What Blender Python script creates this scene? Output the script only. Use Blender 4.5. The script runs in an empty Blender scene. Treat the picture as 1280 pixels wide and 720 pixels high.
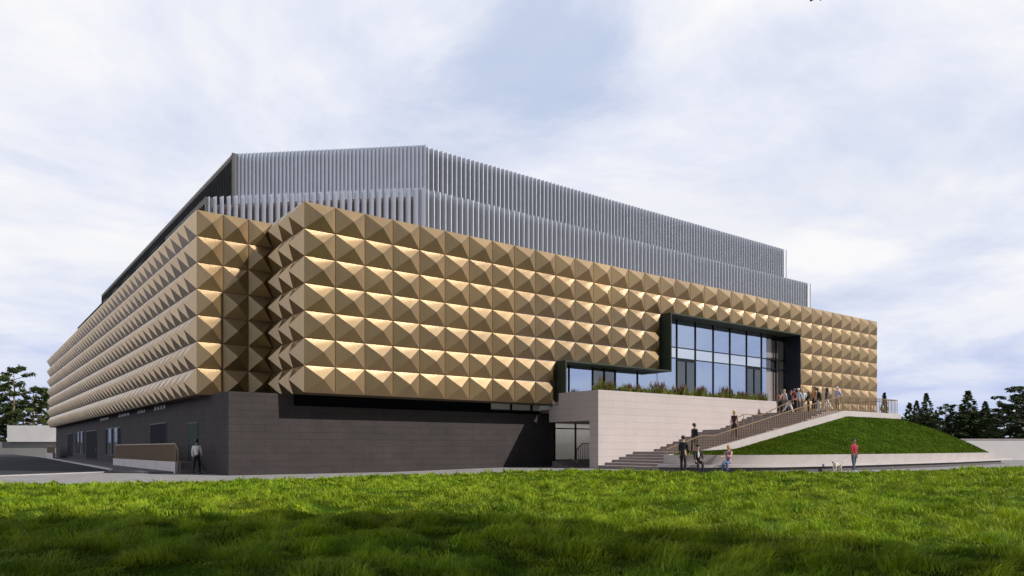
import bpy, bmesh, math, random
import numpy as np
from mathutils import Vector, Matrix

random.seed(7); RNG = np.random.default_rng(7)
sc = bpy.context.scene
COL = sc.collection
R = math.radians

# ------------------------------------------------------------------ helpers
def tag(o, label=None, cat=None, group=None, kind=None):
    if label: o['label'] = label
    if cat: o['category'] = cat
    if group: o['group'] = group
    if kind: o['kind'] = kind
    return o

def empty(name, loc=(0, 0, 0), rz=0.0):
    o = bpy.data.objects.new(name, None); COL.objects.link(o)
    o.location = loc; o.rotation_euler = (0, 0, rz); o.empty_display_size = .3
    return o

def children(o): return [c for c in COL.objects if c.parent == o]

def copy_tree(o, parent=None):
    c = o.copy(); COL.objects.link(c)
    if parent is not None: c.parent = parent
    for ch in children(o): copy_tree(ch, c)
    return c

class MB:
    """collects polygons; build() links them as ONE mesh object with box-projected UVs in metres"""
    def __init__(s): s.v = []; s.f = []
    def poly(s, pts):
        n = len(s.v); s.v += [tuple(p) for p in pts]; s.f.append(tuple(range(n, n + len(pts))))
    def box(s, x0, x1, y0, y1, z0, z1):
        n = len(s.v)
        s.v += [(x0,y0,z0),(x1,y0,z0),(x1,y1,z0),(x0,y1,z0),(x0,y0,z1),(x1,y0,z1),(x1,y1,z1),(x0,y1,z1)]
        for q in ((3,2,1,0),(4,5,6,7),(0,1,5,4),(1,2,6,5),(2,3,7,6),(3,0,4,7)):
            s.f.append(tuple(n + i for i in q))
        return s
    def prism(s, outline, axis, a0, a1):
        """outline of (p,q) pairs extruded along axis from a0 to a1"""
        def mk(p, q, a): return {'x': (a, p, q), 'y': (p, a, q), 'z': (p, q, a)}[axis]
        n = len(s.v); m = len(outline)
        s.v += [mk(p, q, a0) for p, q in outline] + [mk(p, q, a1) for p, q in outline]
        s.f.append(tuple(n + i for i in range(m))); s.f.append(tuple(n + m + i for i in reversed(range(m))))
        for i in range(m):
            j = (i + 1) % m; s.f.append((n + i, n + m + i, n + m + j, n + j))
        return s
    def bar(s, a, b, w, h=None, up=(0, 0, 1)):
        h = h or w; a = Vector(a); b = Vector(b); d = (b - a).normalized(); u = Vector(up)
        if abs(d.dot(u)) > .98: u = Vector((1, 0, 0))
        r = d.cross(u).normalized() * w / 2; u2 = r.cross(d).normalized() * h / 2
        n = len(s.v)
        for p in (a, b):
            s.v += [tuple(p - r - u2), tuple(p + r - u2), tuple(p + r + u2), tuple(p - r + u2)]
        for q in ((3,2,1,0),(4,5,6,7),(0,1,5,4),(1,2,6,5),(2,3,7,6),(3,0,4,7)):
            s.f.append(tuple(n + i for i in q))
        return s
    def tube(s, pts, rad, seg=6):
        rs = rad if isinstance(rad, (list, tuple)) else [rad] * len(pts)
        pts = [Vector(p) for p in pts]; n = len(s.v)
        for i, p in enumerate(pts):
            d = (pts[min(i + 1, len(pts) - 1)] - pts[max(i - 1, 0)]).normalized()
            u = Vector((0, 0, 1)) if abs(d.z) < .9 else Vector((1, 0, 0))
            a = d.cross(u).normalized(); b = a.cross(d)
            for k in range(seg):
                t = 2 * math.pi * k / seg
                s.v.append(tuple(p + (a * math.cos(t) + b * math.sin(t)) * rs[i]))
        for i in range(len(pts) - 1):
            for k in range(seg):
                k2 = (k + 1) % seg
                s.f.append((n + i*seg + k, n + i*seg + k2, n + (i+1)*seg + k2, n + (i+1)*seg + k))
        s.f.append(tuple(n + k for k in reversed(range(seg)))); m = n + (len(pts) - 1) * seg
        s.f.append(tuple(m + k for k in range(seg)))
        return s
    def ellipsoid(s, c, r, nu=10, nv=7):
        n = len(s.v)
        for j in range(nv + 1):
            ph = math.pi * j / nv
            for i in range(nu):
                th = 2 * math.pi * i / nu
                s.v.append((c[0] + r[0]*math.sin(ph)*math.cos(th), c[1] + r[1]*math.sin(ph)*math.sin(th), c[2] + r[2]*math.cos(ph)))
        for j in range(nv):
            for i in range(nu):
                i2 = (i + 1) % nu
                s.f.append((n + j*nu + i, n + (j+1)*nu + i, n + (j+1)*nu + i2, n + j*nu + i2))
        return s
    def build(s, name, mat, parent=None, smooth=False, bevel=0, fix=True):
        me = bpy.data.meshes.new(name); me.from_pydata(s.v, [], s.f)
        if fix:
            bm = bmesh.new(); bm.from_mesh(me); bmesh.ops.recalc_face_normals(bm, faces=bm.faces); bm.to_mesh(me); bm.free()
        box_uv(me)
        if smooth: me.polygons.foreach_set('use_smooth', [True] * len(me.polygons))
        me.materials.append(mat)
        o = bpy.data.objects.new(name, me); COL.objects.link(o)
        if parent: o.parent = parent
        if bevel:
            b = o.modifiers.new('bevel', 'BEVEL'); b.width = bevel; b.segments = 2; b.limit_method = 'ANGLE'
        return o

def box_uv(me):
    uvl = me.uv_layers.new(name='UVMap'); me.update()
    nl = len(me.loops)
    li = np.empty(nl, np.int32); me.loops.foreach_get('vertex_index', li)
    co = np.empty(len(me.vertices) * 3, np.float32); me.vertices.foreach_get('co', co); co = co.reshape(-1, 3)[li]
    pn = np.empty(len(me.polygons) * 3, np.float32); me.polygons.foreach_get('normal', pn); pn = np.abs(pn.reshape(-1, 3))
    lt = np.empty(len(me.polygons), np.int32); me.polygons.foreach_get('loop_total', lt)
    ax = np.repeat(pn.argmax(1), lt)
    uv = np.where((ax == 0)[:, None], co[:, [1, 2]], np.where((ax == 1)[:, None], co[:, [0, 2]], co[:, [0, 1]]))
    uvl.data.foreach_set('uv', uv.astype(np.float32).ravel())

# ------------------------------------------------------------------ materials
def mat_new(name):
    m = bpy.data.materials.new(name); m.use_nodes = True
    nt = m.node_tree; return m, nt, nt.nodes['Principled BSDF']

def N(nt, t, **kw):
    n = nt.nodes.new(t)
    for k, v in kw.items():
        if k in n.inputs.keys(): n.inputs[k].default_value = v
        else: setattr(n, k, v)
    return n

def mix_col(nt, fac, a, b, blend='MIX'):
    n = nt.nodes.new('ShaderNodeMix'); n.data_type = 'RGBA'; n.blend_type = blend
    for sock, v in ((n.inputs['Factor'], fac), (n.inputs['A'], a), (n.inputs['B'], b)):
        pass
    ins = {s.identifier: s for s in n.inputs}
    for ident, v in (('Factor_Float', fac), ('A_Color', a), ('B_Color', b)):
        if hasattr(v, 'is_output'): nt.links.new(v, ins[ident])
        elif ident == 'Factor_Float': ins[ident].default_value = v
        else: ins[ident].default_value = (*v, 1) if len(v) == 3 else v
    return {s.identifier: s for s in n.outputs}['Result_Color']

def ramp(nt, src, stops):
    r = nt.nodes.new('ShaderNodeValToRGB'); el = r.color_ramp.elements
    while len(el) < len(stops): el.new(.5)
    for e, (p, c) in zip(el, stops):
        e.position = p; e.color = (c, c, c, 1) if isinstance(c, (int, float)) else (*c, 1)
    nt.links.new(src, r.inputs['Fac']); return r.outputs['Color']

def plain(name, col, rough=.6, metal=0., var=.12, scale=3., spec=.5, detail=6, bump=0., coat=0.):
    m, nt, p = mat_new(name)
    tc = N(nt, 'ShaderNodeTexCoord'); nz = N(nt, 'ShaderNodeTexNoise', Scale=scale, Detail=detail)
    nt.links.new(tc.outputs['Object'], nz.inputs['Vector'])
    f = ramp(nt, nz.outputs['Fac'], [(.3, 1 - var), (.7, 1 + var)])
    c = mix_col(nt, 1., col, f, 'MULTIPLY')
    nt.links.new(c, p.inputs['Base Color'])
    p.inputs['Roughness'].default_value = rough; p.inputs['Metallic'].default_value = metal
    p.inputs['Specular IOR Level'].default_value = spec
    if bump:
        b = N(nt, 'ShaderNodeBump', Strength=bump, Distance=.02); nt.links.new(nz.outputs['Fac'], b.inputs['Height'])
        nt.links.new(b.outputs['Normal'], p.inputs['Normal'])
    return m

def masonry(name, c1, c2, mortar, bw, bh, joint, rough=.8, var=.15, stain=.12, bump=.25):
    m, nt, p = mat_new(name)
    uv = N(nt, 'ShaderNodeUVMap')
    br = N(nt, 'ShaderNodeTexBrick'); br.offset = .5
    br.inputs['Color1'].default_value = (*c1, 1); br.inputs['Color2'].default_value = (*c2, 1); br.inputs['Mortar'].default_value = (*mortar, 1)
    br.inputs['Scale'].default_value = 1; br.inputs['Brick Width'].default_value = bw; br.inputs['Row Height'].default_value = bh
    br.inputs['Mortar Size'].default_value = joint; br.inputs['Mortar Smooth'].default_value = .2
    nt.links.new(uv.outputs['UV'], br.inputs['Vector'])
    nz = N(nt, 'ShaderNodeTexNoise', Scale=.6, Detail=8, Roughness=.65); nt.links.new(uv.outputs['UV'], nz.inputs['Vector'])
    n2 = N(nt, 'ShaderNodeTexNoise', Scale=14., Detail=4); nt.links.new(uv.outputs['UV'], n2.inputs['Vector'])
    f1 = ramp(nt, nz.outputs['Fac'], [(.3, 1 - stain), (.7, 1 + stain)]); f2 = ramp(nt, n2.outputs['Fac'], [(.3, 1 - var), (.7, 1 + var)])
    c = mix_col(nt, 1., br.outputs['Color'], f1, 'MULTIPLY'); c = mix_col(nt, 1., c, f2, 'MULTIPLY')
    nt.links.new(c, p.inputs['Base Color']); p.inputs['Roughness'].default_value = rough
    p.inputs['Specular IOR Level'].default_value = .15
    b = N(nt, 'ShaderNodeBump', Strength=bump, Distance=.02, invert=True); nt.links.new(br.outputs['Fac'], b.inputs['Height'])
    nt.links.new(b.outputs['Normal'], p.inputs['Normal'])
    return m

M = {}
M['brick'] = masonry('dark_brick', (.046,.039,.039), (.051,.043,.042), (.033,.028,.028), 1.2, .36, .012, .9, .10, .16)
M['stone'] = masonry('pale_stone', (.465,.405,.385), (.45,.39,.37), (.365,.315,.30), 1.9, .42, .012, .8, .05, .05)
M['stone_plain'] = plain('pale_concrete', (.46,.41,.395), .75, var=.07, scale=1.2)
M['grey_stone'] = plain('grey_bench_concrete', (.34,.31,.31), .75, var=.08, scale=1.5)
M['plinth'] = plain('dark_recess', (.09,.08,.085), .8, var=.1)
M['tread'] = masonry('stair_stone', (.27,.225,.215), (.24,.20,.19), (.15,.13,.12), 1.2, .6, .01, .8, .1, .12)
M['white_wall'] = plain('white_render', (.62,.59,.57), .85, var=.05, scale=.5)
M['paver'] = masonry('paving', (.30,.285,.285), (.25,.24,.24), (.15,.14,.14), .6, .3, .02, .85, .15, .18)
M['asphalt'] = plain('asphalt', (.032,.034,.040), .9, var=.3, scale=.35, detail=10, spec=.1)
M['kerb'] = plain('kerb_stone', (.42,.40,.39), .8, var=.08)
M['sidewalk'] = masonry('sidewalk', (.16,.155,.155), (.13,.125,.125), (.08,.08,.08), .6, .6, .02, .85, .12, .15)
M['soil'] = plain('soil', (.06,.045,.03), .95, var=.3, scale=6)
M['green_frame'] = plain('dark_green_frame', (.040,.050,.036), .6, var=.08, scale=2, spec=.2)
M['black'] = plain('black_opening', (.008,.009,.014), .8, var=.1, spec=.05)
M['mullion'] = plain('dark_mullion', (.012,.014,.018), .5, var=.05, spec=.15)
M['green_door'] = plain('green_door', (.03,.045,.038), .8, spec=.1)
M['bronze_rail'] = plain('bronze_railing', (.29,.195,.11), .5, .4, var=.08)
M['bronze_slat'] = plain('bronze_slat', (.26,.16,.085), .5, .4, var=.15, scale=8)
M['fin'] = plain('silver_fin', (.64,.655,.72), .5, .15, var=.04, scale=1.)

M['fin_shaded'] = plain('shaded_fin', (.10,.097,.095), .8, 0, var=.1, scale=1., spec=.1)  # shade of the left screens put into the fin colour; corner post shares it
M['fin_back_grey'] = plain('grey_backing', (.30,.305,.34), .8, var=.1)
M['fin_back'] = plain('screen_backing', (.06,.055,.055), .8, var=.1)
M['fin_back_brown'] = plain('brown_backing', (.23,.175,.145), .8, var=.12, scale=.6)
M['roof'] = plain('roof_felt', (.12,.12,.125), .9)
M['core'] = plain('inner_wall', (.12,.09,.06), .9)
M['interior'] = plain('interior_wall', (.55,.53,.52), .8, var=.04)
M['interior_dark'] = plain('interior_dark', (.05,.05,.06), .8)

def bronze(nm='bronze_cladding', holes=0.):
    m, nt, p = mat_new(nm)
    uv = N(nt, 'ShaderNodeUVMap'); tc = N(nt, 'ShaderNodeTexCoord')
    mp = N(nt, 'ShaderNodeMapping'); mp.inputs['Scale'].default_value = (7, .5, 1)
    nt.links.new(uv.outputs['UV'], mp.inputs['Vector'])
    st = N(nt, 'ShaderNodeTexNoise', Scale=1., Detail=5); nt.links.new(mp.outputs['Vector'], st.inputs['Vector'])
    nz = N(nt, 'ShaderNodeTexNoise', Scale=.35, Detail=6); nt.links.new(tc.outputs['Object'], nz.inputs['Vector'])
    sp = N(nt, 'ShaderNodeTexVoronoi', Scale=2.6); nt.links.new(tc.outputs['Object'], sp.inputs['Vector'])
    at = N(nt, 'ShaderNodeAttribute', attribute_name='tone')
    f1 = ramp(nt, st.outputs['Fac'], [(.3, .94), (.7, 1.05)]); f2 = ramp(nt, nz.outputs['Fac'], [(.3, .92), (.7, 1.08)])
    f3 = ramp(nt, sp.outputs['Distance'], [(.06, .72), (.11, 1.)])
    c = mix_col(nt, 1., (.34, .226, .104), f1, 'MULTIPLY'); c = mix_col(nt, 1., c, f2, 'MULTIPLY'); c = mix_col(nt, 1., c, f3, 'MULTIPLY')
    c = mix_col(nt, 1., c, at.outputs['Color'], 'MULTIPLY')
    nt.links.new(c, p.inputs['Base Color'])
    p.inputs['Metallic'].default_value = .78; p.inputs['Coat Weight'].default_value = 1.; p.inputs['Coat Roughness'].default_value = .38; p.inputs['Coat IOR'].default_value = 1.6
    rr = ramp(nt, nz.outputs['Fac'], [(.3, .40), (.7, .47)]); nt.links.new(rr, p.inputs['Roughness'])
    if holes:                                       # perforations too fine to see one by one
        t_ = N(nt, 'ShaderNodeBsdfTransparent'); mx = N(nt, 'ShaderNodeMixShader'); mx.inputs['Fac'].default_value = holes
        nt.links.new(p.outputs[0], mx.inputs[1]); nt.links.new(t_.outputs[0], mx.inputs[2]); nt.links.new(mx.outputs[0], nt.nodes['Material Output'].inputs['Surface'])
    return m
M['bronze'] = bronze_solid = bronze()

def glass(name, tint, refl, see):
    m, nt, p = mat_new(name)
    out = nt.nodes['Material Output']; nt.nodes.remove(p)
    g = N(nt, 'ShaderNodeBsdfGlossy', Roughness=.015); g.inputs['Color'].default_value = (*tint, 1)
    t = N(nt, 'ShaderNodeBsdfTransparent'); t.inputs['Color'].default_value = (*see, 1)
    nz = N(nt, 'ShaderNodeTexNoise', Scale=.25, Detail=1); tc = N(nt, 'ShaderNodeTexCoord'); nt.links.new(tc.outputs['Object'], nz.inputs['Vector'])
    b = N(nt, 'ShaderNodeBump', Strength=.06, Distance=.3); nt.links.new(nz.outputs['Fac'], b.inputs['Height']); nt.links.new(b.outputs['Normal'], g.inputs['Normal'])
    mx = N(nt, 'ShaderNodeMixShader'); mx.inputs['Fac'].default_value = refl
    nt.links.new(t.outputs[0], mx.inputs[1]); nt.links.new(g.outputs[0], mx.inputs[2]); nt.links.new(mx.outputs[0], out.inputs['Surface'])
    return m
M['glass'] = glass('window_glass', (.68, .78, 1.0), .66, (.8, .85, .9))
M['spandrel'] = glass('spandrel_glass', (.9, .93, 1.), .92, (.75, .8, .85))
M['glass_clear'] = glass('clear_glass', (.8, .82, .85), .16, (.8, .82, .82))
M['glass_warm'] = glass('warm_glass', (.72, .68, .68), .12, (.85, .83, .82))
M['glass_dark'] = glass('dark_glass', (.7, .75, .8), .25, (.25, .28, .28))

def leafy(name, c1, c2, trans=.35, scale=.8, rough=.6, spec=.2):
    m, nt, p = mat_new(name)
    out = nt.nodes['Material Output']
    tc = N(nt, 'ShaderNodeTexCoord'); nz = N(nt, 'ShaderNodeTexNoise', Scale=scale, Detail=5); nt.links.new(tc.outputs['Object'], nz.inputs['Vector'])
    at = N(nt, 'ShaderNodeAttribute', attribute_name='tone')
    f = ramp(nt, nz.outputs['Fac'], [(.32, 0.), (.68, 1.)])
    c = mix_col(nt, f, c1, c2); c = mix_col(nt, 1., c, at.outputs['Color'], 'MULTIPLY')
    nt.links.new(c, p.inputs['Base Color']); p.inputs['Roughness'].default_value = rough; p.inputs['Specular IOR Level'].default_value = spec
    t = N(nt, 'ShaderNodeBsdfTranslucent'); nt.links.new(c, t.inputs['Color'])
    mx = N(nt, 'ShaderNodeMixShader'); mx.inputs['Fac'].default_value = trans
    nt.links.new(p.outputs[0], mx.inputs[1]); nt.links.new(t.outputs[0], mx.inputs[2]); nt.links.new(mx.outputs[0], out.inputs['Surface'])
    return m
M['grass'] = leafy('grass_blades', (.105, .19, .005), (.225, .30, .013), .26, .9)
M['mound_grass'] = leafy('mound_grass_blades', (.058, .088, .007), (.098, .130, .012), .3, .3, spec=0)
M['turf'] = plain('turf', (.040, .075, .008), 1., var=.4, scale=1.6, spec=0)
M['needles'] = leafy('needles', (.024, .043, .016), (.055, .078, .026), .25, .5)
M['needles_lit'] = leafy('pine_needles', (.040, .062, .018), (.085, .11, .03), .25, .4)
M['leaves'] = leafy('broad_leaves', (.03, .06, .015), (.055, .085, .02), .10, .4)
M['bark'] = plain('bark', (.19, .14, .10), .9, var=.3, scale=5)
M['planter_leaf'] = leafy('planter_leaves', (.10, .15, .03), (.30, .27, .06), .35, 3.)
M['planter_flower'] = leafy('flower_spikes', (.20, .10, .12), (.28, .17, .12), .2, 3.)

def set_tone(me, per_face):
    a = me.attributes.new('tone', 'FLOAT_COLOR', 'FACE')
    v = np.ones((len(per_face), 4), np.float32); v[:, :3] = np.asarray(per_face, np.float32).reshape(len(per_face), -1)
    a.data.foreach_set('color', v.ravel())

def np_mesh(name, verts, faces_flat, loop_total, mat, tone=None, smooth=False):
    me = bpy.data.meshes.new(name)
    me.vertices.add(len(verts)); me.vertices.foreach_set('co', verts.astype(np.float32).ravel())
    me.loops.add(len(faces_flat)); me.loops.foreach_set('vertex_index', faces_flat.astype(np.int32))
    me.polygons.add(len(loop_total))
    st = np.concatenate([[0], np.cumsum(loop_total)[:-1]]).astype(np.int32)
    me.polygons.foreach_set('loop_start', st)
    try: me.polygons.foreach_set('loop_total', np.asarray(loop_total, np.int32))
    except Exception: pass
    me.update(calc_edges=True)
    if smooth: me.polygons.foreach_set('use_smooth', np.ones(len(loop_total), bool))
    if tone is not None: set_tone(me, tone)
    me.materials.append(mat)
    return me

def link(name, me, parent=None):
    o = bpy.data.objects.new(name, me); COL.objects.link(o)
    if parent: o.parent = parent
    return o

# ------------------------------------------------------------------ camera, sun, sky
CAMX, CAMY, CAMZ = -10.47, -36.82, 1.35
UX, VX, UF, VF = .7974, -.6034, .6034, .7974           # camera right and forward in site axes
def camw(X, Y): return (CAMX + X*UX + Y*UF, CAMY + X*VX + Y*VF)
cd = bpy.data.cameras.new('camera'); cam = bpy.data.objects.new('camera', cd); COL.objects.link(cam)
cam.location = (CAMX, CAMY, CAMZ); cam.rotation_euler = (R(90), 0, -math.atan2(UF, VF))
cd.sensor_width = 36; cd.lens = 911.84 * 36 / 1280; cd.shift_y = 200 / 1280; cd.clip_end = 5000
sc.camera = cam

SUN = Vector((.400, -.665, .632)).normalized()
sd = bpy.data.lights.new('sun', 'SUN'); sd.energy = 5.0; sd.angle = R(.55); sd.color = (1, .965, .92)
so = bpy.data.objects.new('sun', sd); COL.objects.link(so); so.rotation_euler = SUN.to_track_quat('Z', 'Y').to_euler()

w = bpy.data.worlds.new('World'); sc.world = w; w.use_nodes = True
nt = w.node_tree; nt.nodes.clear()
out = N(nt, 'ShaderNodeOutputWorld')
sky = N(nt, 'ShaderNodeTexSky'); sky.sky_type = 'NISHITA'; sky.sun_disc = False
sky.sun_elevation = math.asin(SUN.z); sky.sun_rotation = math.atan2(SUN.x, SUN.y)
sky.air_density = 1.; sky.dust_density = 1.2; sky.ozone_density = 1.2
bg1 = N(nt, 'ShaderNodeBackground', Strength=.05); nt.links.new(sky.outputs[0], bg1.inputs['Color'])
tc = N(nt, 'ShaderNodeTexCoord'); sx = N(nt, 'ShaderNodeSeparateXYZ'); nt.links.new(tc.outputs['Generated'], sx.inputs[0])
def math_n(op, a, b=None, clamp=False):
    n = nt.nodes.new('ShaderNodeMath'); n.operation = op; n.use_clamp = clamp
    for i, v in enumerate((a, b)):
        if v is None: continue
        if hasattr(v, 'is_output'): nt.links.new(v, n.inputs[i])
        else: n.inputs[i].default_value = v
    return n.outputs[0]
den = math_n('ADD', math_n('MAXIMUM', sx.outputs['Z'], 0.), .16)
cx = nt.nodes.new('ShaderNodeCombineXYZ')
nt.links.new(math_n('DIVIDE', sx.outputs['X'], den), cx.inputs[0]); nt.links.new(math_n('DIVIDE', sx.outputs['Y'], den), cx.inputs[1])
n1 = N(nt, 'ShaderNodeTexNoise', Scale=1.15, Detail=9, Roughness=.60, Distortion=.35); nt.links.new(cx.outputs[0], n1.inputs['Vector'])
mp2 = N(nt, 'ShaderNodeMapping'); mp2.inputs['Location'].default_value = (3.3, 1.7, 0); nt.links.new(cx.outputs[0], mp2.inputs['Vector'])
n2 = N(nt, 'ShaderNodeTexNoise', Scale=.55, Detail=5, Roughness=.55); nt.links.new(mp2.outputs[0], n2.inputs['Vector'])
ccol = nt.nodes.new('ShaderNodeValToRGB'); e = ccol.color_ramp.elements
e[0].position = .32; e[0].color = (.64, .70, .87, 1); e[1].position = .56; e[1].color = (.98, .975, .99, 1)
el = e.new(.45); el.color = (.82, .85, .96, 1)
nt.links.new(n1.outputs['Fac'], ccol.inputs['Fac'])
def mrange(v, a, b, c=0., d=1.):
    m = nt.nodes.new('ShaderNodeMapRange'); m.interpolation_type = 'SMOOTHSTEP'; nt.links.new(v, m.inputs['Value'])
    for k, x in (('From Min', a), ('From Max', b), ('To Min', c), ('To Max', d)): m.inputs[k].default_value = x
    return m.outputs[0]
# the cloud deck is whiter overhead and lavender blue low over the horizon
hz = mrange(sx.outputs['Z'], -.02, .24)
ccol2 = mix_col(nt, hz, mix_col(nt, 1., ccol.outputs['Color'], (.66, .74, .93), 'MULTIPLY'), ccol.outputs['Color'])
# a bluer thin spot high in the deck, with a ragged rim, and smaller thin places elsewhere
vd = nt.nodes.new('ShaderNodeVectorMath'); vd.operation = 'DISTANCE'; nt.links.new(cx.outputs[0], vd.inputs[0]); vd.inputs[1].default_value = (.86, 1.07, 0)
rag = math_n('ADD', vd.outputs['Value'], math_n('MULTIPLY', math_n('SUBTRACT', n1.outputs['Fac'], .5), 1.1))
spot = math_n('MULTIPLY', mrange(rag, -.04, .20, 1., 0.), .75)
thin = math_n('MAXIMUM', spot, math_n('MULTIPLY', mrange(n2.outputs['Fac'], .36, .50, 1., 0.), .22))
ccol2 = mix_col(nt, thin, ccol2, (.50, .60, .80))
ldir = math_n('ADD', math_n('MULTIPLY', sx.outputs['X'], -UX), math_n('MULTIPLY', sx.outputs['Y'], -VX))
bg2 = N(nt, 'ShaderNodeBackground', Strength=.98); nt.links.new(ccol2, bg2.inputs['Color'])
nt.links.new(mrange(ldir, .60, .92, .98, 2.1), bg2.inputs['Strength'])     # unseen cloud left of frame, brightened to light the left facade
# cloud cover: thick ahead of the camera, an unseen low bank added at rear right for the glass to reflect, open blue sky overhead and behind
AXL = (UF*.5 - UX*.87, VF*.5 - VX*.87)                     # unseen cover carried further round on the left to light that side
face = math_n('ADD', math_n('MULTIPLY', sx.outputs['X'], AXL[0]), math_n('MULTIPLY', sx.outputs['Y'], AXL[1]))
front = math_n('MULTIPLY', mrange(face, -.45, -.10), mrange(sx.outputs['Z'], .52, .75, 1., .0))
rdir = math_n('ADD', math_n('MULTIPLY', sx.outputs['X'], .75), math_n('MULTIPLY', sx.outputs['Y'], -.66))
bank = math_n('MULTIPLY', mrange(sx.outputs['Z'], .14, .32, 1., 0.), mrange(rdir, .45, .85, .0, .62))
cv = math_n('MAXIMUM', front, bank, True)
mx = N(nt, 'ShaderNodeMixShader'); nt.links.new(cv, mx.inputs['Fac']); nt.links.new(bg1.outputs[0], mx.inputs[1]); nt.links.new(bg2.outputs[0], mx.inputs[2])
nt.links.new(mx.outputs[0], out.inputs['Surface'])
vs = sc.view_settings; vs.view_transform = 'Standard'; vs.look = 'None'; vs.exposure = 0; vs.gamma = 1
sc.cycles.max_bounces = 6; sc.cycles.transparent_max_bounces = 12

def vnoise(x, y, s, seed):
    r = np.random.default_rng(seed); T = r.random((64, 64)); X = x / s; Y = y / s
    xi = np.floor(X).astype(int); yi = np.floor(Y).astype(int); fx = X - xi; fy = Y - yi
    fx = fx*fx*(3 - 2*fx); fy = fy*fy*(3 - 2*fy); g = lambda i, j: T[(i) % 64, (j) % 64]
    return (g(xi, yi)*(1-fx) + g(xi+1, yi)*fx)*(1-fy) + (g(xi, yi+1)*(1-fx) + g(xi+1, yi+1)*fx)*fy

# ------------------------------------------------------------------ ground
EDGE = [(-70, 30), (-30, 4), (-14, -2.9), (-9.3, -5.3), (-2.3, -7.2), (6, -6.6), (13, -8.2), (17, -15.0), (22, -18.4), (28, -20.3), (36, -21.6), (60, -25.6), (130, -37)]
def edge_y(x):
    xs = [p[0] for p in EDGE]; ys = [p[1] for p in EDGE]; return np.interp(x, xs, ys)
def plaza_z(x): return np.interp(x, [9, 16.5], [0, .13])
def hump(x, y):
    return (.05*np.sin(x*.9 + 1.3*np.sin(y*.5)) * np.sin(y*1.1 + .7) + .035*np.sin(x*2.3 + y*1.7) + .03*np.sin(x*3.9 - y*3.1) + .10*np.sin(x*.17 + 2) * np.sin(y*.21) + .055*(vnoise(np.asarray(x, float), np.asarray(y, float), 1.15, 21) - .5))

mb = MB(); mb.poly([(-900,-900,-.4),(900,-900,-.4),(900,900,-.4),(-900,900,-.4)])
tag(mb.build('ground', M['paver']), kind='structure')
xs = [-70, -40, -20, -8, 0, 6, 9, 11, 13, 15, 16.5, 20, 40, 70, 130]
mb = MB(); n = len(xs)
for x in xs:
    z = float(plaza_z(x)); mb.v += [(x, float(edge_y(x)) - .8, z), (x, max(12. if x < -5 else 3.2, float(edge_y(x)) + .5) if x < 55 else 30, z)]
for i in range(n - 1): mb.f.append((2*i, 2*i + 2, 2*i + 3, 2*i + 1))
tag(mb.build('paving', M['paver']), kind='structure')
# asphalt yard, kerb and pavement on the left
mb = MB(); yard = [(-3.75, 9.4), (-3.1, 13.6), (-.9, 92), (-1.5, 150), (-140, 150), (-140, -45), (-19, -1.3)]
mb.poly([(x, y, .004) for x, y in yard]); tag(mb.build('asphalt_road', M['asphalt']), kind='structure')
mb = MB()
for a, b in (((-3.75, 9.4), (-19, -1.3)),): mb.bar((*a, .02), (*b, .02), .18, .05)
for a, b in (((-3.75, 9.4), (-3.1, 13.6)), ((-3.1, 13.6), (-.9, 92))): mb.bar((*a, .04), (*b, .04), .2, .14)
tag(mb.build('kerb', M['kerb']), kind='structure')
mb = MB(); mb.prism([(-3.0, 13.6), (-3.65, 9.4), (-2.6, 5.5), (0.0, 4.0), (0.0, 92), (-.8, 92)], 'z', -.02, .10)
tag(mb.build('pavement', M['sidewalk']), kind='structure')

# lawn base
gx = np.concatenate([np.linspace(-70, -26, 30), np.linspace(-25, 45, 220), np.linspace(46, 130, 40)]); gy = np.linspace(-75, 0, 150)
def lawn_mesh():
    ts = np.concatenate([np.linspace(0, .45, 20), np.linspace(.46, 1, 120)]); V = []; F = []
    for i, x in enumerate(gx):
        y1 = edge_y(x); y0 = -80.
        for t in ts:
            y = y0 + (y1 - y0) * t; z = .03 + hump(x, y) * min(1, (y1 - y) / 1.5) + .05 * min(1, (y1 - y) / 1.) + float(plaza_z(x))
            V.append((x, y, z))
    m = len(ts)
    for i in range(len(gx) - 1):
        for j in range(m - 1): F.append((i*m + j, (i+1)*m + j, (i+1)*m + j + 1, i*m + j + 1))
    b = MB(); b.v = V; b.f = F
    return b.build('lawn', M['turf'], smooth=True)
tag(lawn_mesh(), kind='structure')

def blades(px, py, pz, h, wd, lean, tone, mat, name, nrm=None, heading=None):
    """one mesh of curved grass blades: 5 vertices, a quad and a tip triangle each"""
    n = len(px); a = RNG.uniform(0, 2*np.pi, n); la = RNG.uniform(0, 2*np.pi, n) if heading is None else heading
    P = np.stack([px, py, pz], 1); ww = np.stack([np.cos(a), np.sin(a), np.zeros(n)], 1) * wd[:, None]
    L = np.stack([np.cos(la), np.sin(la), np.zeros(n)], 1) * (lean * h)[:, None]
    if nrm is not None: L += nrm * h[:, None]
    up = np.zeros((n, 3)); up[:, 2] = h
    V = np.empty((n, 5, 3)); V[:, 0] = P - ww; V[:, 1] = P + ww
    mid = P + up*.55 + L*.3; V[:, 2] = mid + ww*.75; V[:, 3] = mid - ww*.75
    V[:, 4] = P + up*(1 - .35*np.clip(lean, 0, 1.5)[:, None]) + L
    b = (np.arange(n) * 5)[:, None]
    F = np.concatenate([b + np.array([0, 1, 2, 3]), b + np.array([3, 2, 4])], 1).ravel()
    lt = np.tile([4, 3], n)
    tn = np.repeat(tone, 2, axis=0)
    return link(name, np_mesh(name, V.reshape(-1, 3), F, lt, mat, tn))

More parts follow.
